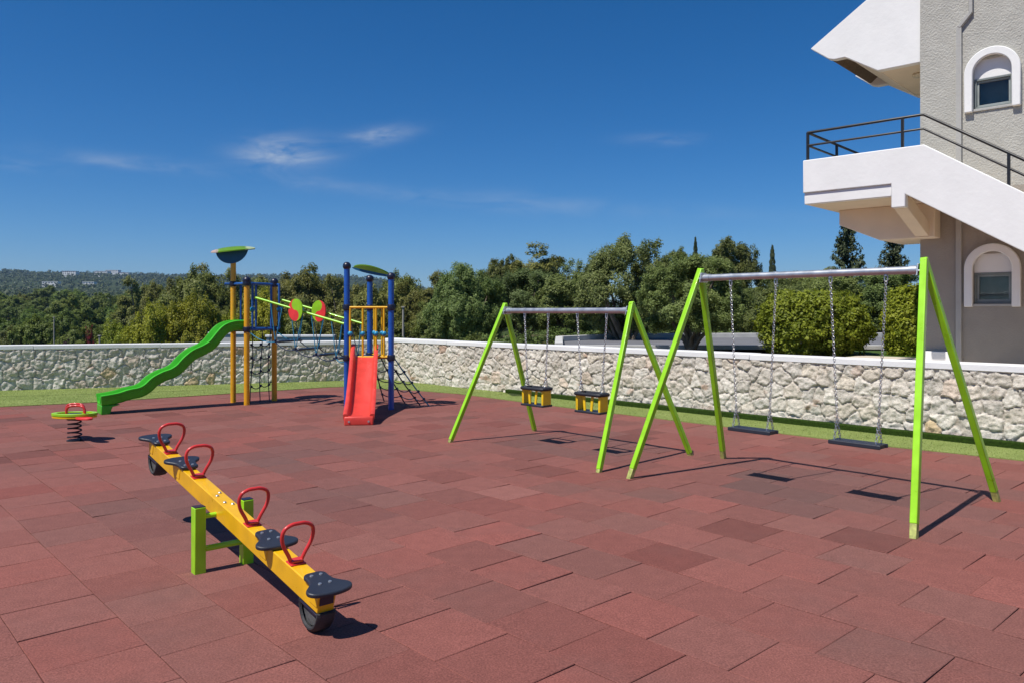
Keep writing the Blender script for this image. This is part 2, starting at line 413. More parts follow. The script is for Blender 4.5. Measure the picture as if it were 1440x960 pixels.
def leaf_mesh(name, parts, m):
    vs, fs, ts = [], [], []; o = 0
    for v, f, t in parts: vs.append(v); fs.append(f+o); ts.append(t); o += len(v)
    v, f, t = np.concatenate(vs), np.concatenate(fs), np.concatenate(ts)
    me = bpy.data.meshes.new(name); me.vertices.add(len(v)); me.vertices.foreach_set('co', v.astype(np.float32).ravel())
    me.loops.add(f.size); me.loops.foreach_set('vertex_index', f.astype(np.int32).ravel())
    me.polygons.add(len(f)); me.polygons.foreach_set('loop_start', np.arange(0, f.size, 4, dtype=np.int32)); me.polygons.foreach_set('loop_total', np.full(len(f), 4, np.int32))
    a = me.attributes.new('tint', 'FLOAT', 'FACE'); a.data.foreach_set('value', t.astype(np.float32))
    me.update(calc_edges=True); me.materials.append(m)
    return me
def build_turf():
    inner = [Vector((p.x, p.y, .012)) for p in EDGE]
    n_r = Vector((.713, .70, 0)); back = []
    outer = []
    dl = (CORN-WL).normalized(); dr = (WR-CORN).normalized()
    pl = [WL.lerp(CORN, t) for t in (0, .25, .5, .75)] + [CORN] + [CORN.lerp(WR, t) for t in (.25, .5, .75, 1)]
    def outp(p):  # follow the wall line by angle
        best = None
        d = p.normalized()
        for a, b, t0, t1 in ((WL, CORN, -1, 1.001), (CORN, WR, -.001, 2)):
            e = b-a; den = d.x*e.y-d.y*e.x
            if abs(den) < 1e-6: continue
            s = (a.x*e.y-a.y*e.x)/den; t = (a.x*d.y-a.y*d.x)/den
            if t0 <= t <= t1 and s > 0: best = s if best is None else min(best, s)
        return d*best
    mb = MB(); dense = []
    for a, b in zip(EDGE, EDGE[1:]):
        for k in range(6): dense.append(a.lerp(b, k/6))
    dense.append(EDGE[-1])
    vs = []
    for p in dense:
        o = outp(p); d = (o-p); o = o+d.normalized()*.25
        vs += [(p.x, p.y, -.01), (p.x, p.y, .012), (o.x, o.y, .012)]
    fs = []
    for i in range(len(dense)-1):
        a, b = 3*i, 3*(i+1); fs += [(a, b, b+1, a+1), (a+1, b+1, b+2, a+2)]
    mb.add(vs, fs)
    tag(mb.build('turf', M['turf']), kind='structure')
    r = np.random.default_rng(8); n = 90000; k = len(dense)-1
    V = np.array(vs).reshape(-1, 3, 3); wd = np.linalg.norm(V[:, 2]-V[:, 1], axis=1); seg = np.linalg.norm(V[1:, 1]-V[:-1, 1], axis=1); pw = seg*(wd[1:]+wd[:-1]); pw[0:3] *= .4; pw /= pw.sum()
    i = r.choice(k, n, p=pw); u = r.random((n, 1)); t = r.random((n, 1))**1.0*.97-.004
    P = (V[i, 1]*(1-u)+V[i+1, 1]*u)*(1-t)+(V[i, 2]*(1-u)+V[i+1, 2]*u)*t
    a = r.uniform(0, 6.28, n); dx = np.c_[np.cos(a), np.sin(a), 0*a]*.0045; up = np.c_[r.normal(0, .006, n), r.normal(0, .006, n), r.uniform(.004, .012, n)]
    Q = np.stack([P-dx, P+dx, P+up+dx*.3, P+up-dx*.3], 1).reshape(-1, 3)
    m = leaf('turf_pile', (.20, .25, .065), (.42, .46, .21), .3)
    o = bpy.data.objects.new('turf_pile', leaf_mesh('turf_pile', [(Q, np.arange(4*n).reshape(n, 4), r.random(n))], m)); COL.objects.link(o)
    tag(o, 'short artificial grass pile standing on the turf strip', 'artificial grass', kind='stuff')
    # the seam of the two rolls of turf along the left wall
    mb = MB(); a, b = G(-40, 559.5), G(205, 552); b2 = G(330, 547)
    for p, q in ((a, b), (b, b2)):
        s = (q-p).normalized().cross(UP)*.016
        mb.add([p+s+UP*.016, q+s*.6+UP*.016, q-s*.6+UP*.016, p-s+UP*.016], [(0, 1, 2, 3)])
    tag(mb.build('turf_seam', M['kerb_turf']), kind='structure')
build_turf()

# ------------------------------------------------------------------ stone walls
def stone_wall(p0, p1, H, label, seed, step, n_out, su=.275, sv=.215):
    rg = np.random.default_rng(seed)
    root = empty('stone_wall', (p0.x, p0.y, 0), label, 'wall')
    L_ = (p1-p0).length; d = (p1-p0).normalized(); nrm = Vector(n_out).normalized()
    rows = int(round((H)/sv)); pts = []
    for i in range(-1, rows+1):
        k = -su
        while k < L_+su:
            w = su*rg.choice([.55, .75, .9, 1.0, 1.15, 1.35])
            pts.append((k+w/2+rg.normal(0, .02), (i+.5)*H/rows+rg.normal(0, .055))); k += w
    pts = np.array(pts); ns = len(pts)
    nu, nv = int(L_/step), int(H/step)
    uu, vv = np.meshgrid(np.linspace(0, L_, nu+1), np.linspace(-.03, H, nv+1))
    u, v = uu.ravel(), vv.ravel()
    jx = np.array([noise.noise(Vector((a*9, b*9, seed))) for a, b in zip(u, v)])*.030
    jy = np.array([noise.noise(Vector((a*9, b*9, seed+40))) for a, b in zip(u, v)])*.030
    F1 = np.full(len(u), 9.); F2 = np.full(len(u), 9.); ID = np.zeros(len(u), int)
    for c0 in range(0, len(u), 4000):
        sl = slice(c0, c0+4000); uc, vc = u[sl]+jx[sl], v[sl]+jy[sl]
        near = np.where((pts[:, 0] > -9))[0]
        dd = np.sqrt(((uc[:, None]-pts[near, 0])/1.12)**2+((vc[:, None]-pts[near, 1]))**2)
        ix = np.argpartition(dd, 1, axis=1)[:, :2]; dv = np.take_along_axis(dd, ix, 1)
        sw = dv[:, 0] > dv[:, 1]
        F1[sl] = dv.min(1); F2[sl] = dv.max(1); ID[sl] = near[np.where(sw, ix[:, 1], ix[:, 0])]
    e = F2-F1
    sm = np.clip(e/.025, 0, 1); sm = sm*sm*(3-2*sm)
    bulge = rg.uniform(.024, .038, ns); tu = rg.normal(0, .055, ns); tv = rg.normal(0, .065, ns)
    fine = np.array([noise.fractal(Vector((a*11, b*11, seed+7)), 1.0, 2.1, 4) for a, b in zip(u, v)])
    ridge = np.array([abs(noise.noise(Vector((a*19+b*9, b*27, seed+21)))) for a, b in zip(u, v)])
    facet = np.array([noise.cell(Vector((a*10+3*q, b*14, q*1.7))) for a, b, q in zip(u, v, jx*40)])
    h = sm*(bulge[ID]+tu[ID]*(u-pts[ID, 0])+tv[ID]*(v-pts[ID, 1])+fine*.020+ridge*.012+facet*.004)+fine*.003
    h = np.maximum(h, -.006)
    pal = np.array([(.66, .615, .545), (.70, .66, .60), (.62, .58, .52), (.73, .69, .62), (.64, .585, .51), (.67, .61, .52), (.65, .55, .46), (.58, .43, .34), (.60, .47, .30)])
    sc = pal[rg.choice(9, ns, p=[.24, .23, .17, .14, .11, .07, .025, .008, .007])]*rg.uniform(.86, 1.06, (ns, 1))*np.array((1.0, .985, .94))
    stain = np.array([noise.fractal(Vector((a*3.2, b*5, seed+90)), 1.0, 2.0, 3) for a, b in zip(u, v)])
    rust = np.clip((stain-.38)*2.2, 0, .7)*np.clip(rg.uniform(-.6, 1, ns)[ID], 0, 1)
    col = sc[ID]*(1-rust[:, None])+np.array((.42, .22, .12))*rust[:, None]
    mort = np.array((.44, .40, .34))
    k = np.clip(e/.014, 0, 1)[:, None]; col = mort*(1-k)+col*k
    P = (np.array(p0)[None]*0+np.outer(u, np.array(d))+np.outer(h, np.array(nrm)))
    P[:, 2] = v
    idx = np.arange((nu+1)*(nv+1)).reshape(nv+1, nu+1)
    q = np.stack([idx[:-1, :-1], idx[:-1, 1:], idx[1:, 1:], idx[1:, :-1]], -1).reshape(-1, 4)
    if d.cross(UP).dot(nrm) < 0: q = q[:, ::-1]
    me = bpy.data.meshes.new('stonework'); me.from_pydata(P.tolist(), [], q.tolist()); me.update()
    a = me.attributes.new('tint', 'FLOAT_COLOR', 'POINT'); a.data.foreach_set('color', np.c_[col, np.ones(len(col))].astype(np.float32).ravel())
    me.materials.append(M['stone']); me.shade_smooth()
    o = bpy.data.objects.new('stonework', me); COL.objects.link(o); o.parent = root
    mb = MB(); mb.bar(d*0-nrm*.17+UP*(H/2-.3), d*L_-nrm*.17+UP*(H/2-.3), H+.6, .30, UP)
    mb.build('core', M['concrete'], root)
    # coping in cast lengths with hairline joints
    mb = MB(); k = -.1; ln = 2.6
    while k < L_+.1:
        e_ = min(k+ln-.006, L_+.12); dz = rg.normal(0, .0025)
        mb.bar(d*k-nrm*.165+UP*(H+.045+dz), d*e_-nrm*.165+UP*(H+.045+dz), .09, .42, UP); k += ln
    mb.build('coping', M['coping'], root, bevel=.008)
    return root
stone_wall(WL, CORN+(CORN-WL).normalized()*.02, .915, 'grey rubble stone wall with white coping running behind the green slide and yellow tower', 11, .02, (.378, -.926, 0))
nR = Vector((WR-CORN)).normalized().cross(UP)
if nR.y > 0: nR = -nR
stone_wall(CORN, WR, .975, 'sunlit pale rubble stone wall with white coping running behind the two swing sets', 12, .0165, nR)
def turf_kerb():
    root = empty('turf_edging', (0, 0, 0), 'low dark green turf edging at the foot of the pale stone wall', 'edging')
    d = (WR-CORN).normalized(); a = CORN+d*4.6+nR*.09; b = WR+nR*.09
    mb = MB(); mb.bar(a+UP*.045, b+UP*.045, .105, .10, UP)
    o = mb.build('strip', M['kerb_turf'], root, bevel=.02, seg=3)
turf_kerb()

# ------------------------------------------------------------------ swings
def swing_frame(FL, BL, FR, BR, H, inset, label, legw=.057, ft=.0455):
    FL, BL, FR, BR = map(Vector, (FL, BL, FR, BR))
    # square the four feet up
    mL, mR = (FL+BL)/2, (FR+BR)/2; d = (mR-mL).normalized(); p = Vector((-d.y, d.x, 0))
    if p.y < 0: p = -p
    hs = ((BL-FL).length+(BR-FR).length)/4
    root = empty('swing_frame', mL.lerp(mR, .5), label, 'swing frame')
    O = root.location.copy(); la, ra = mL+d*inset-O+UP*H, mR-d*inset-O+UP*H
    mb = MB(); mb.tube([la-d*.0, ra+d*.0], .035, 18); mb.build('crossbar', M['steel'], root)
    for base, feet, apex, sg in ((mL, (FL, BL), la, -1), (mR, (FR, BR), ra, 1)):
        for foot, pp in zip(feet, (-1, 1)):
            f = foot-O
            top = apex+d*sg*.045+p*pp*.035
            ext = (top-f)*(1+.10/H)+f
            mb = MB(); mb.bar(f+(ext-f)*(ft-.0005), ext, legw, legw, d)
            leg = mb.build('leg', M['lime'], root, bevel=.006)
            mb = MB(); mb.bar(f-UP*.01, f+(ext-f)*ft, legw-.004, legw-.004, d); mb.build('foot', M['bare'], leg, bevel=.004)
        # bracket plates that clasp the bar between the legs
        mb = MB()
        o_ = apex+d*sg*.0
        mb.prism([(-.075, -.05), (.075, -.05), (.05, .055), (-.05, .055)], o_+d*sg*.004, p, UP, d*sg*(-.012))
        mb.tube([o_-d*sg*.02, o_-d*sg*.09], .041, 16)
        mb.tube([o_+p*.05+d*sg*(.066)-UP*.01, o_+p*.05-d*sg*.012-UP*.01], .012, 8)
        mb.tube([o_-p*.05+d*sg*(.066)-UP*.01, o_-p*.05-d*sg*.012-UP*.01], .012, 8)
        mb.build('bracket', M['steel'], root, bevel=.002)
    return la+O, ra+O, d, p
def chain_links(mb, a, b, ll=.034, r=.0033, w=.0105):
    a, b = Vector(a), Vector(b); z = (b-a).normalized(); L_ = (b-a).length; n = max(1, int(L_/(ll-.006*1.4)))
    x = z.orthogonal().normalized(); y = z.cross(x); st = L_/n
    for i in range(n):
        c = a+z*(i+.5)*st; s, t = (x, y) if i % 2 else (y, x)
        h = st/2+.003
        pts = []
        for k in range(10):
            an = 2*math.pi*k/10; cx, cz = math.cos(an), math.sin(an)
            pts.append(c+s*w*cx+z*((h-w)*(1 if cz > 0 else -1 if cz < 0 else 0)+w*cz))
        mb.tube(pts, r, 5, closed=True)
def bar_at(la, ra, px):
    k = (px-XC)/F; t = (k*la.y-la.x)/((ra.x-la.x)-k*(ra.y-la.y))
    return la.lerp(ra, t)
bl, br, bd, bpv = swing_frame(G(885, 672.5), G(1017.5, 643.7), G(1285, 756), G(1402.5, 704.5), 2.125, .315, 'tall lime green swing frame with grey crossbar holding two flat black swings')
sl, sr, sd, spv = swing_frame(G(633, 621), G(752, 605.5), G(842, 663.5), G(971, 639.5), 1.768, .26, 'shorter lime green swing frame with grey crossbar holding two yellow toddler swings', .055, .016)

def hanger(mb, p, d):
    mb.tube([p+UP*.038, p-UP*.045], .019, 12)
    mb.tube([p-UP*.04+d*.014, p-UP*.085+d*.014, p-UP*.1, p-UP*.085-d*.014, p-UP*.04-d*.014], .006, 8)
def flat_swing(x0, x1, sz, label):
    a, b = bar_at(bl, br, x0), bar_at(bl, br, x1); c = (a+b)/2
    root = empty('flat_swing', (c.x, c.y, sz), label, 'swing', 'flat swings on the tall swing frame'); O = root.location
    W, Dp = .46, .175
    prof = catmull([(-W/2+.02, -Dp/2, 0), (W/2-.02, -Dp/2, 0), (W/2, -Dp/2+.02, 0), (W/2, Dp/2-.02, 0), (W/2-.02, Dp/2, 0), (-W/2+.02, Dp/2, 0), (-W/2, Dp/2-.02, 0), (-W/2, -Dp/2+.02, 0)], 2, True)
    mb = MB(); mb.prism([(p.x, p.y) for p in prof], (0, 0, -.02), bd, bpv, UP*.04)
    mb.build('seat', M['seat_rubber'], root, bevel=.006)
    for q, s in ((a, -1), (b, 1)):
        q = q-O; mb = MB(); hanger(mb, q, bd); mb.build('hanger', M['steel'], root)
        e = bd*s*(W/2-.035)+UP*.02; y_ = e+UP*.20+bpv*0
        mb = MB(); chain_links(mb, q-UP*.095, y_)
        for k in (-1, 1): chain_links(mb, y_, e+bpv*k*(Dp/2-.025))
        mb.build('chain', M['chain'], root)
flat_swing(1027.5, 1091, .528, 'flat black rubber swing seat hanging on the left half of the tall frame')
flat_swing(1168, 1246, .527, 'flat black rubber swing seat hanging nearest the right legs of the tall frame')

def toddler_swing(x0, x1, sz, label):
    a, b = bar_at(sl, sr, x0), bar_at(sl, sr, x1); c = (a+b)/2
    root = empty('toddler_swing', (c.x, c.y, sz), label, 'swing', 'yellow toddler swings on the shorter frame'); O = root.location
    W, Dp, Hh = .415, .19, .235
    mb = MB(); mb.prism([(-W/2, -Dp/2), (W/2, -Dp/2), (W/2, Dp/2), (-W/2, Dp/2)], (0, 0, 0), sd, spv, UP*.028)
    mb.build('base', M['seat_rubber'], root, bevel=.008)
    # upper padded ring
    loop = catmull([sd*x+spv*y+UP*(Hh) for x, y in ((-W/2+.01, -Dp/2+.04), (-W/2+.05, -Dp/2+.005), (W/2-.05, -Dp/2+.005), (W/2-.01, -Dp/2+.04), (W/2-.01, Dp/2-.04), (W/2-.05, Dp/2-.005), (-W/2+.05, Dp/2-.005), (-W/2+.01, Dp/2-.04))], 4, True)
    mb = MB(); mb.tube(loop, .023, 10, closed=True); mb.build('ring', M['rubber'], root)
    for s in (-1, 1):   # yellow end shells that leave leg openings between them
        x0_, x1_ = s*(W/2-.012), s*(W/2-.135)
        mb = MB()
        mb.bar(sd*(x0_)+spv*(-Dp/2+.02)+UP*(Hh/2+.015), sd*(x0_)+spv*(Dp/2-.02)+UP*(Hh/2+.015), Hh-.02, .012, UP)
        for t in (-1, 1):
            w0 = spv*t*(Dp/2-.028)
            mb.bar(sd*(x0_-s*.006)+w0+UP*(Hh/2+.015), sd*(x0_-s*.028)+w0+UP*(Hh/2+.015), Hh-.02, .014, UP)
            if t > 0: continue
            mb.bar(sd*(x1_-s*.02)+w0+UP*.03, sd*x1_+w0+UP*(Hh-.01), .038, .014, sd)
            mb.bar(sd*(x0_-s*.02)+w0+UP*(Hh-.02), sd*(x1_-s*.005)+w0+UP*(Hh-.02), .02, .013, UP)
        mb.build('end_shell', M['seat_yellow'], root, bevel=.004)
    for q, s in ((a, -1), (b, 1)):
        q = q-O; mb = MB(); hanger(mb, q, sd); mb.build('hanger', M['steel'], root)
        e = sd*s*(W/2-.03)+UP*Hh; y_ = e+UP*.16
        mb = MB(); chain_links(mb, q-UP*.095, y_, .036, .004, .011)
        for k in (-1, 1): chain_links(mb, y_, e+spv*k*(Dp/2-.06)+UP*.01, .036, .004, .011)
        mb.build('chain', M['chain'], root)
toddler_swing(738, 771, .505, 'yellow and black toddler swing seat hanging on the left side of the shorter frame')
toddler_swing(812, 853, .505, 'yellow and black toddler swing seat hanging beside the front right leg of the shorter frame')

# ------------------------------------------------------------------ seesaw
def seesaw():
    C = Vector((-1.99, 5.36, 0)); b2 = Vector((.654, -.757, 0)).normalized(); side = Vector((b2.y*-1, b2.x, 0)).normalized()
    root = empty('seesaw', C, 'long yellow seesaw on lime posts with four black seats and red handles, near end down', 'seesaw')
    tilt = math.asin(.425/2.95)
    X = b2*math.cos(tilt)-UP*math.sin(tilt); Y = side; Z = X.cross(Y).normalized()
    if Z.z < 0: Z = -Z
    O = UP*.41; HL = 1.52
    Mx = frame(O, X, Y, Z)
    mb = MB(); mb.M = Mx; mb.box((0, 0, 0), (2*HL, .1, .125)); beam = mb.build('beam', M['yellow'], root, bevel=.006)
    for x in (-.12, -.07, .07, .12):
        mb = MB(); mb.M = Mx; mb.lathe([(.0001, .0625), (.012, .0625), (.012, .069), (.007, .073), (.0001, .073)], 8, (x, .018*(1 if abs(x) > .1 else -1) , 0)); mb.build('bolt', M['bolt'], beam)
    half = [(-.13, .0), (-.127, .04), (-.105, .064), (-.06, .066), (-.015, .074), (.02, .100), (.05, .125), (.085, .130), (.115, .108), (.132, .06), (.138, 0)]
    out = [Vector((x, y, 0)) for x, y in half]+[Vector((x, -y, 0)) for x, y in half[-2:0:-1]]
    out = [(p.x, p.y) for p in catmull(out, 4, True)]
    for x, s, inner in ((HL-.05, 1, 0), (.80, 1, 1), (-.80, -1, 1), (-HL+.05, -1, 0)):
        mb = MB(); mb.M = Mx
        mb.prism([(x+s*p, q) for p, q in out], (0, 0, .068), (1, 0, 0), (0, 1, 0), (0, 0, .024))
        st = mb.build('seat', M['seat_rubber'], root, bevel=.007)
        for dx, dy in ((-.085, .028), (-.085, -.028), (.02, .03), (.02, -.03)):
            mb = MB(); mb.M = Mx; mb.lathe([(.0001, .092), (.0105, .092), (.0095, .0965), (.0001, .0975)], 10, (x+s*dx, dy, 0)); mb.build('bolt', M['bolt'], st)
        mb = MB(); mb.M = Mx     # saddle bracket under the seat
        mb.prism([(x-.06, .062), (x+.06, .062), (x+.045, -.03), (x-.045, -.03)], (0, -.054, 0), (1, 0, 0), (0, 0, 1), (0, .108, 0))
        mb.build('seat_bracket', M['yellow'], root, bevel=.004)
    for x in (1.135, .50, -.50, -1.135):
        mb = MB(); mb.M = Mx
        pts = [(x, y, z) for y, z in ((-.03, .07), (-.05, .115), (-.085, .18), (-.096, .235), (-.082, .277), (-.04, .298), (0, .30), (.04, .298), (.082, .277), (.096, .235), (.085, .18), (.05, .115), (.03, .07))]
        mb.tube(catmull(pts, 4), .0115, 10)
        h = mb.build('handle', M['red'], root)
        mb = MB(); mb.M = Mx; mb.box((x, 0, .0665), (.075, .094, .008)); mb.box((x, 0, .078), (.05, .07, .016)); mb.build('base_plate', M['red'], h, bevel=.003)
    for x, s in ((HL-.10, 1), (-HL+.10, -1)):
        # a tyre cut in two, bolted under the beam end as a buffer
        mb = MB(); mb.M = frame(Mx @ Vector((x, 0, -.06)), X, Y, Z)
        n = 26; ro, ri = .141, .106; w = .056; vs = []; fs = []
        sec = [(ri, -w*.8), (ri+.006, -w), (ro-.02, -w), (ro-.004, -w*.7), (ro, 0), (ro-.004, w*.7), (ro-.02, w), (ri+.006, w), (ri, w*.8), (ro-.022, w*.72), (ro-.018, 0), (ro-.022, -w*.72)]
        k = len(sec)
        for i in range(n+1):
            a = math.pi*(1+i/n)
            for r, y in sec: vs.append((r*math.cos(a)*.92, y, r*math.sin(a)*1.04))
        for i in range(n):
            for j in range(k): fs.append((i*k+j, i*k+(j+1) % k, (i+1)*k+(j+1) % k, (i+1)*k+j))
        fs += [tuple(range(k)), tuple(n*k+j for j in range(k-1, -1, -1))]
        mb.add(vs, fs); ty = mb.build('tyre', M['tyre'], root)
        mb = MB(); mb.M = frame(Mx @ Vector((x, 0, -.06)), X, Y, Z)
        mb.prism([(-.098*math.cos(math.pi*i/12), -.108*math.sin(math.pi*i/12)) for i in range(13)], (0, -.035, 0), (1, 0, 0), (0, 0, 1), (0, .07, 0))
        mb.build('lining', M['tyre_in'], ty)
        mb = MB(); mb.M = Mx; mb.box((x, 0, -.0705), (.20, .112, .012)); mb.build('tyre_clamp', M['navy'], ty, bevel=.003)
        mb = MB(); mb.M = Mx; mb.box((s*(HL+.003), 0, .018), (.008, .084, .072)); mb.build('end_cap', M['navy'], root, bevel=.003)
    for s in (-1, 1):
        c = side*s*.165
        mb = MB(); mb.bar(c-UP*.03, c+UP*.445, .075, .075, b2); mb.build('post', M['lime'], root, bevel=.005)
        mb = MB(); mb.bar(c+UP*.446, c+UP*.45, .07, .07, b2); mb.build('post_cap', M['navy'], root)
    for z, r in ((.155, .021), (.375, .017)):
        mb = MB(); mb.tube([side*-.13+UP*z, side*.13+UP*z], r, 14); mb.build('axle' if z > .3 else 'crossbar', M['lime'], root)
seesaw()

# ------------------------------------------------------------------ spring rider
def spring_rider():
    p = G(105, 619)
    root = empty('spring_rider', p, 'small green and yellow spring rider with red handles on a black coil spring', 'spring rider')
    mb = MB(); n = 120; turns = 4.6
    mb.tube([(.085*math.cos(2*math.pi*turns*i/n)*(1-.1*i/n), .085*math.sin(2*math.pi*turns*i/n)*(1-.1*i/n), .02+.27*i/n) for i in range(n+1)], .0108, 8)
    mb.build('spring', M['rubber'], root)
    mb = MB(); mb.lathe([(.10, 0), (.10, .012), (.03, .016)], 20); mb.build('base_plate', M['rubber'], root)
    def oval(a, b, cx=0, cy=0, n=36): return [(cx+a*math.cos(2*math.pi*i/n), cy+b*math.sin(2*math.pi*i/n)) for i in range(n)]
    mb = MB(); mb.lathe([(.06, .285), (.10, .29), (.10, .315), (.06, .32)], 18); mb.build('spring_clamp', M['navy'], root)
    mb = MB(); mb.prism(oval(.295, .185), (0, 0, .318), (1, 0, 0), (0, 1, 0), UP*.03); mb.build('lower_board', M['yellow'], root, bevel=.006)
    # raised green rim board
    mb = MB(); a = oval(.30, .19); b = oval(.235, .13); k = len(a); vs = []; fs = []
    for z in (.349, .383):
        vs += [(x, y, z) for x, y in a]+[(x, y, z) for x, y in b]
    for i in range(k):
        j = (i+1) % k
        fs += [(i, j, 2*k+j, 2*k+i), (k+j, k+i, 3*k+i, 3*k+j), (2*k+i, 2*k+j, 3*k+j, 3*k+i), (j, i, k+i, k+j)]
    mb.add(vs, fs); mb.build('rim_board', M['green_board'], root, bevel=.004)
    for cx, cy, ang in ((.24, -.20, -.5), (-.18, .2, 2.4)):
        mb = MB(); c, s_ = math.cos(ang), math.sin(ang)
        mb.prism([(cx+x*c-y*s_, cy+x*s_+y*c) for x, y in oval(.15, .075)], (0, 0, .318), (1, 0, 0), (0, 1, 0), UP*.026)
        mb.build('foot_board', M['red_board'], root, bevel=.005)
    for cx, cy in ((-.06, .12), (.07, -.10)):
        pts = [(cx-.125, cy, .37), (cx-.12, cy, .44), (cx-.085, cy, .478), (cx, cy+.02, .486), (cx+.085, cy, .478), (cx+.12, cy, .44), (cx+.125, cy, .37)]
        mb = MB(); mb.tube(catmull(pts, 5), .016, 10); mb.build('handle', M['red'], root)
    mb = MB(); mb.prism(oval(.11, .10, -.02, 0), (0, 0, .350), (1, 0, 0), (0, 1, 0), UP*.02); mb.build('seat', M['seat_rubber'], root, bevel=.005)
spring_rider()

# ------------------------------------------------------------------ play towers
def rope(mb, a, b, sag=.0, r=.009, n=8):
    a, b = Vector(a), Vector(b)
    mb.tube([a.lerp(b, i/n)-UP*sag*4*(i/n)*(1-i/n) for i in range(n+1)], r, 6)
def slide_sweep(path, lat, w, hs, th=.03):
    """U channel swept along path (top to bottom); lat = horizontal unit across"""
    mb = MB(); P = [Vector(p) for p in path]; lat = Vector(lat); k = len(P); vs = []; fs = []
    h = w/2
    sec = [(-h-.035, hs), (-h, hs+.012), (-h+.02, hs-.01), (-h+.03, .05), (-h+.07, .008), (0, 0), (h-.07, .008), (h-.03, .05), (h-.02, hs-.01), (h, hs+.012), (h+.035, hs), (h+.03, hs-.03), (h+.012, hs-.04), (h, .0), (h-.03, -th), (-h+.03, -th), (-h, .0), (-h-.012, hs-.04), (-h-.03, hs-.03)]
    n = len(sec)
    for i in range(k):
        t = (P[min(i+1, k-1)]-P[max(i-1, 0)]).normalized(); up = t.cross(lat).normalized()
        if up.z < 0: up = -up
        for x, z in sec: vs.append(P[i]+lat*x+up*z)
    for i in range(k-1):
        for j in range(n): fs.append((i*n+j, i*n+(j+1) % n, (i+1)*n+(j+1) % n, (i+1)*n+j))
    fs += [tuple(range(n-1, -1, -1)), tuple((k-1)*n+j for j in range(n))]
    mb.add(vs, fs); bm = bmesh.new()
    return mb

